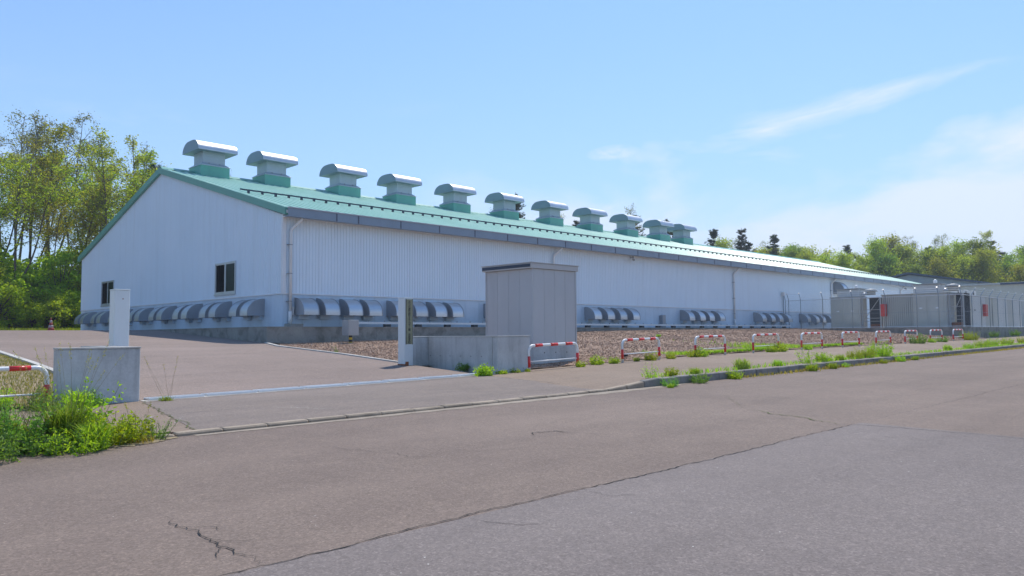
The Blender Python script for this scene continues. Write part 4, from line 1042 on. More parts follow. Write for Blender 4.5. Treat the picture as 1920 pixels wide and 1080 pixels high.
def np_mesh(name, v, f, mat):
    me = bpy.data.meshes.new(name); n = len(v)
    me.vertices.add(n); me.vertices.foreach_set('co', np.asarray(v, np.float32).ravel())
    me.loops.add(len(f)*3); me.loops.foreach_set('vertex_index', np.asarray(f, np.int32).ravel())
    me.polygons.add(len(f)); me.polygons.foreach_set('loop_start', np.arange(len(f), dtype=np.int32)*3)
    me.materials.append(MATS[mat]); me.update(calc_edges=True); return me
def wander(p, d, L, n, rg, curl=0.12, lift=0.0):
    pts = [np.array(p, float)]; d = np.array(d, float); d /= np.linalg.norm(d)
    for i in range(n):
        d = d+rg.normal(size=3)*curl+np.array([0, 0, lift]); d /= np.linalg.norm(d); pts.append(pts[-1]+d*L/n)
    return pts
def deciduous(seed, H, crown_lo, spread, n_br, leaf_n, leaf_s, leaf_mat, bark='bark', dense=1.0, r0=None, fork=False):
    rg = np.random.default_rng(seed); b = MB(); tips = []
    r0 = r0 or H*0.0085
    tr = wander((0, 0, 0), (rg.normal()*0.03, rg.normal()*0.03, 1), H*0.95, 12, rg, 0.045, 0.03)
    b.tube(tr, [r0*(1-0.9*i/12)+0.012 for i in range(13)], 6)
    stems = [tr]
    if fork:
        k = int(rg.integers(2, 5)); t2 = wander(tr[k], (rg.normal()*0.25, rg.normal()*0.25, 1), H*0.75, 9, rg, 0.06, 0.05); b.tube(t2, [r0*0.7*(1-0.9*i/9)+0.01 for i in range(10)], 5); stems.append(t2)
    for i in range(n_br):
        st_ = stems[int(rg.integers(len(stems)))]
        t = crown_lo+(1-crown_lo)*rg.random()**0.85; q = t*(len(st_)-1); k = min(int(q), len(st_)-2); p = st_[k]+(st_[k+1]-st_[k])*(q-k)
        a = rg.uniform(0, 6.283); rel = (t-crown_lo)/(1-crown_lo); L = spread*(0.45+0.75*math.sin(math.pi*min(1, rel*0.85+0.18)))*rg.uniform(0.6, 1.15)
        br = wander(p, (math.cos(a), math.sin(a), rg.uniform(0.35, 1.0)), L, 5, rg, 0.14, 0.05)
        rb = r0*0.32*(1-0.6*t); b.tube(br, [rb*(1-0.8*j/5)+0.006 for j in range(6)], 4, cap=False)
        for j in range(1, 6):
            for _ in range(2):
                dd = (br[j]-br[j-1])/np.linalg.norm(br[j]-br[j-1])+rg.normal(size=3)*0.7; dd[2] += 0.25
                tw = wander(br[j], dd, L*rg.uniform(0.22, 0.5), 3, rg, 0.2, 0.04); b.tube(tw, [0.011, 0.008, 0.006, 0.004], 3, cap=False)
                tips += [tw[1], tw[2], tw[3], tw[3]]
    tips = np.array(tips); idx = rg.integers(0, len(tips), leaf_n)
    c = tips[idx]+rg.normal(size=(leaf_n, 3))*0.22*dense
    v, f = leaf_arrays(c, leaf_s, rg)
    return b.mesh('trunk', bark, fix=False, smooth=True), np_mesh('crown', v, f, leaf_mat)
def bushy(seed, H, W_, n, s, mat, bark='bark', lumps=26):
    """broad crown built of many leaf clumps with a short limbed trunk"""
    rg = np.random.default_rng(seed); b = MB()
    tr = wander((0, 0, 0), (0, 0, 1), H*0.75, 6, rg, 0.06); b.tube(tr, [H*0.012*(1-0.8*i/6)+0.01 for i in range(7)], 6)
    C = []; 
    for i in range(lumps):
        z = H*(0.10+0.87*rg.random()**0.85); rr = W_*math.sqrt(max(0.03, 1-((z/H-0.45)/0.58)**2)); a = rg.uniform(0, 6.283); q = rr*math.sqrt(rg.random())
        p = np.array([q*math.cos(a), q*math.sin(a), z]); C.append((p, W_*rg.uniform(0.14, 0.34)))
        base = tr[min(6, int(6*min(0.95, z/H*0.7)))]; b.tube(wander(base, p-base, np.linalg.norm(p-base), 4, rg, 0.08), [0.05, 0.04, 0.03, 0.02, 0.01], 4, cap=False)
    cc = []
    for p, r in C:
        k = n//lumps; d = rg.normal(size=(k, 3)); d /= np.linalg.norm(d, axis=1)[:, None]
        cc.append(p+d*(r*rg.uniform(0.45, 1.08, k)[:, None])*np.array([1, 1, 0.72]))
    v, f = leaf_arrays(np.concatenate(cc), s, rg)
    return b.mesh('trunk', bark, fix=False, smooth=True), np_mesh('crown', v, f, mat)
def pine(seed, H, spread, lo=0.3):
    rg = np.random.default_rng(seed); b = MB(); V = []; 
    tr = wander((0, 0, 0), (rg.normal()*0.03, rg.normal()*0.03, 1), H, 10, rg, 0.03, 0.03); b.tube(tr, [H*0.010*(1-0.92*i/10)+0.012 for i in range(11)], 6)
    tri = []
    z = lo
    while z < 0.985:
        q = z*10; k = min(9, int(q)); p = tr[k]+(tr[k+1]-tr[k])*(q-k); nb = int(rg.integers(3, 6))
        for _ in range(nb):
            a = rg.uniform(0, 6.283); L = spread*(1.12-z)*rg.uniform(0.55, 1.15)+0.25
            br = wander(p, (math.cos(a), math.sin(a), rg.uniform(0.0, 0.6)), L, 4, rg, 0.12, 0.06); b.tube(br, [0.03, 0.025, 0.02, 0.014, 0.008], 3, cap=False)
            for j in range(1, 5):
                for _ in range(3):
                    c = br[j]+rg.normal(size=3)*0.12*L; m_ = int(rg.integers(9, 15))
                    d = rg.normal(size=(m_, 3)); d[:, 2] = np.abs(d[:, 2])*0.9+0.15; d /= np.linalg.norm(d, axis=1)[:, None]; ln = rg.uniform(0.22, 0.42, m_)[:, None]
                    w = np.cross(d, rg.normal(size=(m_, 3))); w /= np.linalg.norm(w, axis=1)[:, None]
                    V.append(np.stack([c+w*0.035, c-w*0.035, c+d*ln], 1).reshape(-1, 3))
        z += rg.uniform(0.018, 0.036)
    v = np.concatenate(V); f = np.arange(len(v)).reshape(-1, 3)
    return b.mesh('trunk', 'bark', fix=False, smooth=True), np_mesh('crown', v, f, 'needle')
def place_tree(proto, x, y, z, sc, rz, name, label, group):
    t = thing(name, (x, y, z), label, 'tree' if 'shrub' not in name else 'shrub', group); t.scale = (sc, sc, sc*(0.94+0.12*rng.random())); t.rotation_euler = (rng.uniform(-0.03, 0.03), rng.uniform(-0.03, 0.03), rz)
    for nm, me in zip(('trunk', 'crown'), proto):
        o = bpy.data.objects.new(nm, me); COL.objects.link(o); o.parent = t
    return t

# trees --------------------------------------------------------------------
slim = [deciduous(11, 18.5, 0.50, 1.9, 44, 3200, 0.20, 'leaf_spring', 'bark', 0.7, 0.13),
        deciduous(12, 17.0, 0.47, 2.0, 44, 3300, 0.20, 'leaf_green', 'bark', 0.7, 0.12, True),
        deciduous(13, 19.5, 0.50, 2.1, 42, 2300, 0.17, 'leaf_pale', 'bark_pale', 0.7, 0.13, True),
        deciduous(14, 15.0, 0.42, 1.9, 36, 1500, 0.19, 'leaf_rust', 'bark', 0.7, 0.11),
        deciduous(15, 16.5, 0.45, 2.2, 46, 3600, 0.21, 'leaf_spring', 'bark', 0.8, 0.13, True),
        deciduous(16, 20.0, 0.54, 2.0, 36, 1100, 0.16, 'leaf_pale', 'bark', 0.7, 0.13)]
broad = [deciduous(21, 13.5, 0.10, 3.2, 64, 9500, 0.29, 'leaf_wood', 'bark', 1.6, 0.16, True), deciduous(22, 12.5, 0.10, 3.0, 64, 9500, 0.28, 'leaf_green', 'bark', 1.6, 0.15, True),
         deciduous(23, 15.5, 0.12, 3.0, 66, 9000, 0.28, 'leaf_wood', 'bark', 1.6, 0.16), deciduous(24, 14.0, 0.10, 2.8, 62, 9500, 0.28, 'leaf_deep', 'bark', 1.6, 0.15, True)]
pines = [pine(31, 17.5, 2.9), pine(32, 16.0, 2.6, 0.35), pine(33, 18.5, 2.7, 0.4)]
shr = [bushy(41, 4.6, 2.4, 4200, 0.24, 'leaf_shrub', lumps=60), bushy(42, 3.4, 2.2, 3600, 0.22, 'leaf_shrub', lumps=50), bushy(43, 6.2, 2.4, 4600, 0.25, 'leaf_green', lumps=70), bushy(44, 4.0, 2.6, 4200, 0.23, 'leaf_shrub', lumps=60)]
SL = ['slender olive tree of the left grove', 'forked green tree of the left grove', 'pale sparse tree of the left grove', 'rusty tree of the left grove', 'forked olive tree of the left grove', 'almost bare tree of the left grove']
rng = random.Random(21)
gi = 0
for row, (ybase, n, sc0) in enumerate(((70, 16, 0.90), (76, 16, 1.0), (83, 14, 1.10), (91, 11, 1.16))):
    for i in range(n):
        ratio = 0.02+0.40*(i+rng.random()*0.8)/n
        y = ybase+rng.uniform(-2.5, 2.5); x = y*ratio
        if 14.5 < x < 100 and y < 58: continue
        k = rng.choice([0, 1, 4, 3, 0, 1, 4] if row < 2 else [2, 5, 0, 2, 4, 1])
        s = sc0*rng.uniform(0.84, 1.06)
        if 0.255 < ratio < 0.30: s *= 0.84
        if ratio > 0.355: s *= 0.86
        place_tree(slim[k], x, y, 1.7, s, rng.uniform(0, 6.28), 'grove_tree', SL[k], 'trees of the left grove')['row'] = row
# understorey along the yard edge
SB = ['rounded green shrub below the left grove', 'low green shrub below the left grove', 'tall olive shrub below the left grove', 'spreading green shrub below the left grove']
for row, (ybase, n, sc0) in enumerate(((66.2, 22, 0.75), (69, 21, 1.05), (73, 20, 1.45))):
    for i in range(n):
        ratio = -0.03+0.36*(i+rng.random()*0.7)/n; y = ybase+rng.uniform(-0.8, 0.8); x = y*ratio
        k = rng.choice([0, 1, 2, 3] if row else [0, 1, 3, 1])
        place_tree(shr[k], x, y, 1.75, sc0*rng.uniform(0.8, 1.15), rng.uniform(0, 6.28), 'understorey_shrub', SB[k], 'shrubs below the left grove')['row'] = row
# pines and thin trees showing over the ridge
PB = 'dark pine top above the roof ridge'
for (x, y, s, k) in ((27.5, 72, 0.93, 0), (30.5, 74, 0.86, 2), (36.0, 78, 0.98, 1), (40.5, 80, 0.92, 2), (44.5, 80, 0.98, 0), (47.5, 81, 0.95, 1), (50.0, 79, 0.84, 0), (57.0, 77, 0.90, 2), (66.0, 76, 1.04, 0), (75.0, 73, 1.0, 2), (79.0, 73, 0.98, 1), (85.0, 70, 0.95, 0), (98, 70, 1.06, 0), (102, 69, 1.0, 2), (107, 69, 1.08, 1), (112, 67, 1.0, 0), (119, 66, 0.98, 2), (125, 66, 1.0, 1), (130, 64, 0.98, 0)):
    place_tree(pines[k], x, y, 1.7, s, rng.uniform(0, 6.28), 'pine_tree', PB, 'pines behind the hall')['row'] = 0
for (x, y, s) in ((33, 76, 0.92), (52, 80, 0.86), (63, 78, 0.84), (72, 75, 0.94), (82, 72, 0.90), (95, 71, 0.94)):
    place_tree(slim[5], x, y, 1.7, s, rng.uniform(0, 6.28), 'bare_tree', 'thin bare tree top above the roof ridge', 'thin trees behind the hall')['row'] = 0
# woodland on the right
RL = ['broad olive tree of the right wood', 'fresh green tree of the right wood', 'high olive tree of the right wood', 'dark green tree of the right wood']
A, B = np.array([124.0, 76.0]), np.array([172.0, 8.0]); dn = (B-A)/np.linalg.norm(B-A); nn = np.array([-dn[1], dn[0]])
for row, (off, n, sc0) in enumerate(((0, 26, 0.88), (7, 25, 1.04), (13, 25, 1.15), (21, 24, 1.22))):
    for i in range(n):
        p = A+(B-A)*((i+rng.random()*0.7)/n)+nn*(off+rng.uniform(-2, 2))
        k = rng.choice([0, 1, 2, 3, 0, 2])
        if row in (2, 3) and i % 4 == 1:
            place_tree(pines[i % 3], p[0], p[1], 1.3, rng.uniform(0.88, 1.05), rng.uniform(0, 6.28), 'pine_tree', 'dark pine out of the right wood', 'pines in the right hand wood')['row'] = row; continue
        if row == 3 and i % 2 == 0:
            q = rng.choice([2, 4]); place_tree(slim[q], p[0], p[1], 1.3, rng.uniform(0.92, 1.1), rng.uniform(0, 6.28), 'tall_tree', ['', '', 'feathery pale tree of the right wood', '', 'feathery olive tree of the right wood'][q], 'tall feathery trees in the right hand wood')['row'] = row; continue
        place_tree(broad[k], p[0], p[1], 1.3, sc0*rng.uniform(0.90, 1.08), rng.uniform(0, 6.28), 'woodland_tree', RL[k], 'trees of the right hand wood')['row'] = row

# every tree gets its own place in its row, counted from the hall
ORD = ['nearest to', 'second from', 'third from', 'fourth from', 'fifth from', 'sixth from', 'seventh from', 'eighth from', 'ninth from', 'tenth from', 'eleventh from', 'twelfth from', 'thirteenth from', 'fourteenth from', 'fifteenth from', 'sixteenth from', 'seventeenth from', 'eighteenth from', 'nineteenth from', 'twentieth from', 'twenty first from', 'twenty second from']
ROWN = {'trees of the left grove': ['front row', 'second row', 'third row', 'back row'], 'shrubs below the left grove': ['front row', 'middle row', 'back row'], 'trees of the right hand wood': ['front row', 'second row', 'third row', 'back row'], 'pines in the right hand wood': ['', '', 'third row', 'back row']}
fam = {}
for o in list(COL.objects):
    if o.parent is None and 'row' in o.keys(): fam.setdefault((o['label'], o['row'], o['group']), []).append(o)
for (lab, row, grp), lst in fam.items():
    if 'ridge' in lab: key = lambda q: q.location.x; ref = 'the near gable'
    elif 'left' in lab: key = lambda q: -q.location.x/q.location.y; ref = 'the hall'
    else: key = lambda q: -q.location.y/q.location.x; ref = 'the hall'
    rown = ROWN.get(grp, [''])[row if grp in ROWN else 0]
    for i, o in enumerate(sorted(lst, key=key)):
        o['label'] = lab + ', ' + ORD[i] + ' ' + ref + (' in the ' + rown if rown else '')
        del o['row']

# weeds --------------------------------------------------------------------
def weed_bush(seed, H, Wd, n_st, per, ls, stem='stem_green', mat='weed_deep', up=0.5, aspect=0.4):
    rg = np.random.default_rng(seed); b = MB(); C = []; S = []
    for i in range(n_st):
        a = rg.uniform(0, 6.283); q = Wd*0.45*math.sqrt(rg.random()); p = (q*math.cos(a), q*math.sin(a), -0.02); L = H*rg.uniform(0.35, 1.18)
        st_ = wander(p, (math.cos(a)*q/Wd*0.9+rg.normal()*0.12, math.sin(a)*q/Wd*0.9+rg.normal()*0.12, 1), L, 5, rg, 0.08, 0.02); b.tube(st_, [0.006, 0.005, 0.004, 0.003, 0.003, 0.002], 3, cap=False)
        for _ in range(per):
            t = (0.12+0.88*rg.random()**0.8)*5; k = min(4, int(t)); c = st_[k]+(st_[k+1]-st_[k])*(t-k); C.append(c+rg.normal(size=3)*np.array([1, 1, 0.5])*ls*0.55); S.append(ls*(1.15-0.5*t/5))
    v, f = leaf_arrays(np.array(C), np.array(S), rg, up, aspect)
    return [('stems', b.mesh('stems', stem, fix=False)), ('leaves', np_mesh('leaves', v, f, mat))]
def blades(rg, P, H, lean, w, bend=0.5):
    N = len(P); a = rg.uniform(0, 6.283, N); d = np.stack([np.cos(a), np.sin(a), np.zeros(N)], 1); side = np.stack([-np.sin(a), np.cos(a), np.zeros(N)], 1)
    h = H*rg.uniform(0.5, 1.1, N)[:, None]; le = lean*rg.uniform(0.2, 1.2, N)[:, None]; ww = w*rg.uniform(0.7, 1.2, N)[:, None]; z = np.array([0, 0, 1.0])
    p0 = P; p1 = P+z*h*0.55+d*h*le*0.3; p2 = P+z*h*(1-0.35*bend*le)+d*h*le
    v = np.stack([p0-side*ww*0.5, p0+side*ww*0.5, p1-side*ww*0.42, p1+side*ww*0.42, p2], 1).reshape(-1, 3); b = np.arange(N)*5
    f = np.stack([np.stack([b, b+1, b+3], 1), np.stack([b, b+3, b+2], 1), np.stack([b+2, b+3, b+4], 1)], 1).reshape(-1, 3); return v, f
def grass_tuft(seed, H, Wd, n, mat='blade_green', w=0.011, lean=0.8, stalks=0, sh=1.0):
    rg = np.random.default_rng(seed); q = Wd*0.35*np.sqrt(rg.random(n)); a = rg.uniform(0, 6.283, n)
    v, f = blades(rg, np.stack([q*np.cos(a), q*np.sin(a), np.full(n, -0.02)], 1), H, lean, w)
    out = [('blades', np_mesh('blades', v, f, mat))]
    if stalks:
        b = MB(); C = []
        for i in range(stalks):
            aa = rg.uniform(0, 6.283); st_ = wander((rg.normal()*0.04, rg.normal()*0.04, 0), (math.cos(aa)*0.4, math.sin(aa)*0.4, 1), sh*rg.uniform(0.7, 1.05), 6, rg, 0.04)
            b.tube(st_, [0.0028, 0.0024, 0.0022, 0.002, 0.0016, 0.0014, 0.001], 3, cap=False)
            for _ in range(26): t = rg.uniform(0, 1); C.append(st_[5]*(1-t)+st_[6]*t+rg.normal(size=3)*0.008)
        vv_, ff = leaf_arrays(np.array(C), 0.018, rg, 1.2, 0.35)
        out += [('stalks', b.mesh('stalks', 'stem_straw', fix=False)), ('seed_heads', np_mesh('seed_heads', vv_, ff, 'blade_dry'))]
    return out
def plant(name, parts, x, y, z, label, group=None, s=1.0, rz=0.0):
    t = thing(name, (x, y, z), label, 'weed' if 'grass' not in name else 'grass tuft', group); t.scale = (s, s, s); t.rotation_euler = (0, 0, rz)
    for nm, me in parts:
        o = bpy.data.objects.new(nm, me); COL.objects.link(o); o.parent = t
        if nm in ('seed_heads', 'leaves', 'blades', 'stalks', 'stems'): o['kind'] = 'stuff'
    return t
# big roadside weeds in the left foreground
zk = lambda x, y: walk_z(x, y) if y > KY+0.05 else road_z(x, y)
fgw = [
    ('leafy_weed', weed_bush(101, 0.36, 0.95, 70, 30, 0.065, mat='weed_deep'), 1.55, 9.62, 'dark leafy weed thicket cut by the left frame edge'),
    ('leafy_weed', weed_bush(102, 0.42, 0.80, 70, 34, 0.060, mat='weed_deep'), 2.02, 9.70, 'dense upright dark green weed at the roadside, tallest of the left thicket'),
    ('leafy_weed', weed_bush(103, 0.30, 0.75, 60, 28, 0.060, mat='weed_deep'), 2.40, 9.45, 'low green weed in front of the left thicket'),
    ('leafy_weed', weed_bush(104, 0.30, 0.80, 60, 26, 0.055, mat='weed_deep'), 1.75, 9.22, 'low dark weed spilling onto the road at the left edge'),
    ('grass_clump', grass_tuft(105, 0.50, 0.50, 480, 'blade_deep', 0.013, 0.95, 16, 1.12), 2.66, 9.66, 'big drooping grass clump with tall seed stalks before the short wall'),
    ('broadleaf_weed', weed_bush(106, 0.58, 0.34, 20, 26, 0.085, mat='weed_bright', aspect=0.5), 2.86, 9.86, 'tall broad leaved weed with bright top in front of the short wall'),
    ('leafy_weed', weed_bush(107, 0.34, 0.62, 60, 28, 0.062, mat='weed_bright', aspect=0.5), 3.02, 9.52, 'yellow green bushy weed right of the big grass clump'),
    ('grass_clump', grass_tuft(108, 0.40, 0.40, 240, 'blade_green', 0.016, 0.9), 2.82, 9.24, 'bright low grass tuft at the road edge below the big grass clump'),
    ('leafy_weed', weed_bush(109, 0.28, 0.60, 60, 26, 0.055, mat='weed_bright', aspect=0.5), 3.22, 9.55, 'rounded yellow green weed at the right end of the roadside thicket'),
    ('feathery_weed', weed_bush(110, 0.28, 0.36, 26, 22, 0.045, mat='weed_deep', aspect=0.25), 3.50, 9.50, 'feathery blue green weed at the end of the dropped kerb'),
    ('grass_clump', grass_tuft(111, 0.34, 0.40, 160, 'blade_green', 0.010, 0.7, 10, 0.9), 2.2, 9.95, 'thin grass tuft with seed stalks behind the dark leafy weed'),
    ('leafy_weed', weed_bush(112, 0.30, 0.55, 46, 24, 0.055, mat='weed_bright'), 2.62, 9.16, 'small green weed spilling over the kerb beside dry straw'),
]
fgw += [('grass_clump', grass_tuft(113, 0.26, 0.4, 90, 'blade_dry', 0.008, 0.9, 9, 0.62), 2.36, 9.72, 'dry straw coloured stalks between the dark weed and the big grass clump'),
        ('grass_clump', grass_tuft(114, 0.16, 0.5, 110, 'blade_dry', 0.008, 1.1, 4, 0.5), 3.34, 9.36, 'short dry grass at the right end of the roadside thicket')]
for nm, parts, x, y, lab in fgw: plant(nm, parts, x, y, zk(x, y)-0.01, lab)
b = MB(); rr = random.Random(3); vs = []; fs = []
for i in range(90):
    x = 0.2+3.6*i/89; w_ = (0.16+0.16*math.sin(x*2.1+0.6)+rr.uniform(-0.05, 0.05))*min(1, (3.9-x)*1.5)
    for y in (KY-0.06-max(0.03, w_), KY-0.01): vs.append((x, y, road_z(x, y)+0.006))
    if i: fs.append((2*i-2, 2*i, 2*i+1, 2*i-1))
b.add(vs, fs)
tag(b.build('litter', 'straw_ground'), 'dry straw and sand lying along the left road edge', 'litter', kind='stuff')
# second line of weeds by the barrier and the walls
mid = [
    ('leafy_weed', weed_bush(121, 0.34, 0.5, 36, 24, 0.07, mat='weed_deep'), 3.50, 14.05, 'dark weed at the foot of the left barrier leg'),
    ('grass_clump', grass_tuft(122, 0.42, 0.45, 170, 'blade_green', 0.02, 0.9), 4.02, 14.0, 'pale arching grass tuft between the left barrier and the short wall'),
    ('leafy_weed', weed_bush(123, 0.26, 0.4, 26, 20, 0.065, mat='weed_deep'), 4.3, 14.1, 'small dark weed at the foot of the short wall'),
    ('leafy_weed', weed_bush(124, 0.26, 0.7, 40, 22, 0.065, mat='weed_bright'), 2.55, 14.2, 'yellow green weed under the left barrier'),
    ('leafy_weed', weed_bush(125, 0.34, 0.6, 40, 22, 0.07, mat='weed_bright'), 3.0, 14.75, 'bright weed behind the left barrier'),
    ('grass_clump', grass_tuft(126, 0.14, 0.34, 120, 'blade_green', 0.010, 1.0, 5, 0.85), 5.42, 14.02, 'yellow grass tuft with long thin stalks at the left end of the drain grating'),
    ('leafy_weed', weed_bush(127, 0.26, 0.30, 26, 22, 0.085, mat='weed_bright', aspect=0.6), 13.05, 13.98, 'bright leafy weed at the right end of the drain grating'),
    ('leafy_weed', weed_bush(128, 0.14, 0.22, 16, 16, 0.07, mat='weed_bright', aspect=0.6), 13.72, 14.08, 'small yellow weed at the corner of the long gate wall'),
    ('leafy_weed', weed_bush(129, 0.12, 0.18, 12, 14, 0.06, mat='weed_bright', aspect=0.6), 14.28, 14.12, 'tiny weed left of middle at the foot of the long gate wall'),
    ('leafy_weed', weed_bush(130, 0.10, 0.18, 12, 14, 0.06, mat='weed_bright', aspect=0.6), 14.70, 14.12, 'tiny weed near the barrier end of the long gate wall'),
    ('leafy_weed', weed_bush(131, 0.24, 0.3, 22, 18, 0.07, mat='weed_deep'), 13.66, 15.5, 'dark weed against the inner side of the long gate wall'),
    ('leafy_weed', weed_bush(132, 0.34, 0.12, 5, 12, 0.05, mat='weed_deep'), 14.1, 22.2, 'thin single weed standing in the gravel before the plinth'),
]
for nm, parts, x, y, lab in mid: plant(nm, parts, x, y, (walk_z(x, y) if y < 14.6 else (yard_z(x, y) if x < 13.8 else gravel_z(x, y)))-0.01, lab)
# weeds along the kerb and barriers to the right
wb = [weed_bush(140, 0.34, 0.42, 34, 24, 0.075, mat='weed_bright', aspect=0.5), weed_bush(141, 0.36, 0.46, 34, 24, 0.07, mat='weed_deep'), grass_tuft(142, 0.34, 0.5, 200, 'blade_green', 0.018, 0.9), weed_bush(143, 0.55, 0.30, 12, 22, 0.07, mat='weed_bright'),
      weed_bush(144, 0.75, 1.1, 90, 26, 0.085, mat='weed_bright', aspect=0.5)]
far = [
    (16.85, 14.1, 0, 0.75, 'bright weed at the right leg of the barrier before the shed'), (17.9, 14.35, 0, 1.15, 'taller of two weeds between the first and second barrier beyond the shed'), (18.5, 14.2, 0, 0.85, 'shorter of two weeds between the first and second barrier beyond the shed'),
    (19.7, 14.25, 2, 0.7, 'small grass tuft at the left leg of the second barrier from the shed'), (20.3, 14.15, 0, 1.0, 'yellow green weed under the second barrier from the shed'), (21.45, 14.15, 0, 0.85, 'weed between the second barrier and the black bucket'),
    (13.95, 9.75, 3, 0.9, 'thin leggy weed at the start of the raised kerb'), (14.0, 9.30, 1, 0.8, 'low spreading weed in the road channel at the start of the raised kerb'), (13.75, 9.1, 2, 0.5, 'tiny grass tuft on the road by the first kerb stones'),
    (14.9, 9.85, 0, 0.85, 'bright weed just behind the first kerb stones'), (15.2, 9.32, 1, 0.95, 'bluish weed in the channel below the first kerb stones'), (15.9, 9.85, 2, 0.8, 'grass tuft behind the kerb near its start'), (16.9, 9.40, 0, 0.95, 'bright upright weed in front of the kerb, alone on the dark face'),
    (18.3, 9.95, 2, 1.35, 'large soft grass tuft on the pavement edge between second and third barrier'), (18.05, 9.8, 1, 0.8, 'green weed beside the large soft grass tuft'), (20.1, 9.85, 2, 0.9, 'grass tuft on the pavement edge left of the leggy red weed'), (21.9, 9.9, 3, 1.3, 'tall leggy weed on the kerb with reddish base'),
    (23.3, 14.15, 0, 1.35, 'yellow weed at the left leg of the third barrier from the shed'), (22.9, 14.2, 0, 1.1, 'yellow weed left of the third barrier from the shed'), (28.9, 14.05, 0, 1.5, 'yellow green weed hiding the right leg of the fourth barrier'), (28.2, 14.1, 0, 1.1, 'low yellow weed under the fourth barrier'),
    (31.5, 14.1, 0, 0.9, 'small weed at the left leg of the fifth barrier'), (21.0, 9.32, 2, 1.1, 'long grass tuft in the channel below the leggy weed'), (22.4, 9.34, 2, 1.0, 'grass tuft in the channel beside the long one'), (23.4, 9.36, 0, 0.6, 'small weed in the channel below the kerb bush row'),
    (23.2, 9.95, 0, 1.2, 'dense green weed on the kerb left of the big roadside bush'), (24.3, 9.9, 2, 1.0, 'pale grass tuft between the dense weed and the big roadside bush'), (25.6, 9.95, 4, 0.55, 'left part of the big roadside bush on the kerb'), (26.6, 9.95, 4, 0.65, 'middle of the big roadside bush on the kerb'),
    (27.9, 10.0, 4, 0.95, 'tallest bush on the kerb between the fifth and sixth barrier'), (26.3, 9.3, 0, 0.7, 'round weed below the kerb in front of the tallest bush'), (27.9, 9.32, 0, 0.9, 'low weed on the road side of the tallest bush'), (29.3, 9.3, 2, 0.8, 'grass tuft in the channel beyond the tallest bush'),
    (44.2, 13.9, 1, 2.0, 'dark bush in front of the eighth barrier'), (48.4, 13.9, 1, 1.4, 'dark bush in front of the second farthest barrier'), (47.0, 14.0, 0, 1.1, 'low weed between the two bushes before the far barriers'), (54.4, 14.0, 4, 1.0, 'bushy weed with brown foot right of the farthest barrier'),
    (38.5, 10.0, 4, 0.5, 'left bush of the far kerb thicket'), (41.0, 10.1, 4, 0.65, 'second bush of the far kerb thicket'), (43.2, 10.2, 4, 0.7, 'third bush of the far kerb thicket'), (46, 10.2, 4, 0.7, 'fourth bush of the far kerb thicket'), (49.5, 10.2, 4, 0.7, 'last bush of the far kerb thicket at the frame edge'),
    (35.5, 10.0, 2, 1.2, 'grass tuft on the far kerb before the thicket'), (57.5, 15.2, 1, 1.6, 'dark weed at the foot of the fence wall corner'), (66, 15.4, 1, 1.6, 'nearer dark weed along the fence wall'), (72, 15.4, 1, 1.8, 'farther dark weed along the fence wall'),
    (23.0, 16.9, 2, 0.8, 'lone grass tuft on the upper gravel slope')]
for (x, y, k, s, lab) in far:
    z = road_z(x, y)+0.0 if y < KY else (walk_z(x, y) if y < 14.6 else gravel_z(x, y))
    if lab.startswith('lone'): x, y = 33.0, 22.5; z = gravel_z(x, y)
    plant('grass_clump' if k == 2 else 'leafy_weed', wb[k], x, y, z-0.01, lab, None, s*0.72, rng.uniform(0, 6.28))
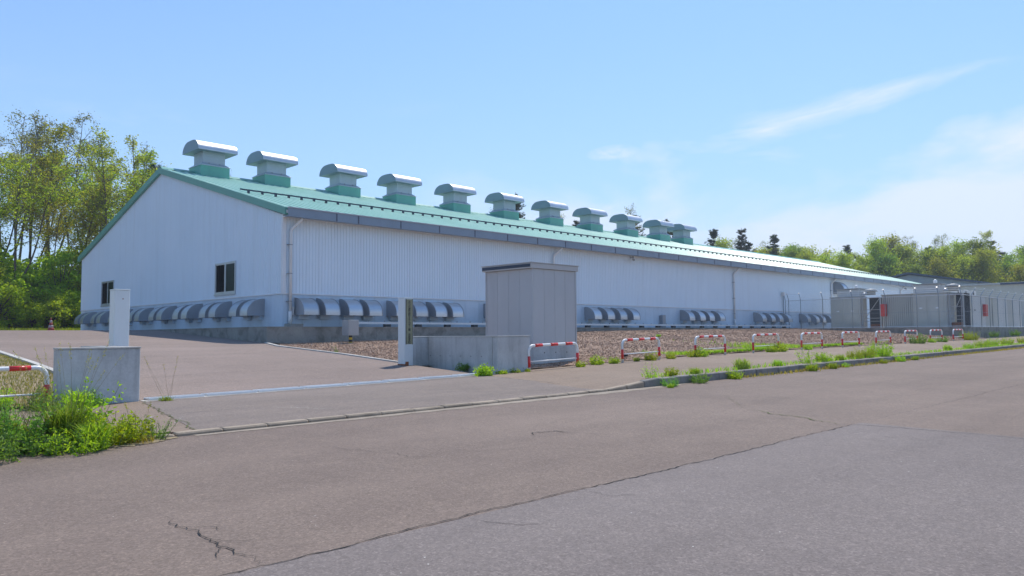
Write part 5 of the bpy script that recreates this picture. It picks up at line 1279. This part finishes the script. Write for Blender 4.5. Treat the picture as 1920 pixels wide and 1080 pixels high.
# grass that nobody could count
def lawn(name, n, fx, zf, H, mat, label, seed, w=0.012):
    rg = np.random.default_rng(seed); P = fx(rg, n); P = np.array([(x, y, zf(x, y)) for x, y in P])
    v, f = blades(rg, P, H, 0.8, w); o = bpy.data.objects.new(name, np_mesh(name, v, f, mat)); COL.objects.link(o)
    return tag(o, label, 'grass', kind='stuff')
b = MB(); b.grid(xsamp(-40, 4.9, 30), xsamp(14.55, 26.4, 14), lambda x, y: yard_z(5, y)+0.0-0.012*max(0, 5-x)*0.0)
tag(b.build('lawn_soil', 'straw_ground'), kind='structure')
lawn('lawn_grass', 26000, lambda rg, n: np.stack([4.88-6.5*rg.random(n)**1.3, 14.5+11.8*rg.random(n)**1.2], 1), lambda x, y: yard_z(5, y), 0.065, 'blade_lawn', 'dry yellow green lawn behind the left barrier', 51)
lawn('verge_grass', 7000, lambda rg, n: (lambda x: np.stack([x, 14.75+np.abs(rg.normal(size=n))*1.5*np.clip(np.sin(x*0.62+0.9)*0.9+0.15, 0.06, 1.0)], 1))(23.0+16*rg.random(n)), lambda x, y: gravel_z(x, y), 0.15, 'blade_green', 'short green grass strip along the barriers on the gravel edge', 52, 0.02)
lawn('verge_grass', 2600, lambda rg, n: (lambda x: np.stack([x, 9.7+0.25*np.abs(rg.normal(size=n))], 1))(14+46*rg.random(n)), walk_z, 0.12, 'blade_green', 'sparse yellow grass growing behind the kerb stones', 53, 0.016)
lawn('verge_grass', 2600, lambda rg, n: (lambda x: np.stack([x, 9.46-0.1*np.abs(rg.normal(size=n))], 1))(17+43*rg.random(n)), road_z, 0.10, 'blade_dry', 'sparse grass growing in the joint below the kerb', 54, 0.016)
lawn('yard_verge', 22000, lambda rg, n: np.stack([-4+24*rg.random(n), 62.3+3.4*rg.random(n)], 1), lambda x, y: 1.83, 0.5, 'blade_green', 'grass verge between the yard and the left grove', 55, 0.05)

# thin summer haze over the whole site
hb = MB(); hb.box(-1400, 1700, -1100, 1900, -4.0, 40.0)
m_, t_, out_ = newmat('haze_air')
pv = t_.n('ShaderNodeVolumePrincipled'); pv.inputs['Color'].default_value = (0.80, 0.88, 1.0, 1); pv.inputs['Density'].default_value = 0.00055; pv.inputs['Anisotropy'].default_value = 0.3
t_.l.new(pv.outputs[0], out_.inputs['Volume'])
tag(hb.build('haze', 'haze_air'), 'thin pale summer haze over the whole site', 'haze', kind='stuff')
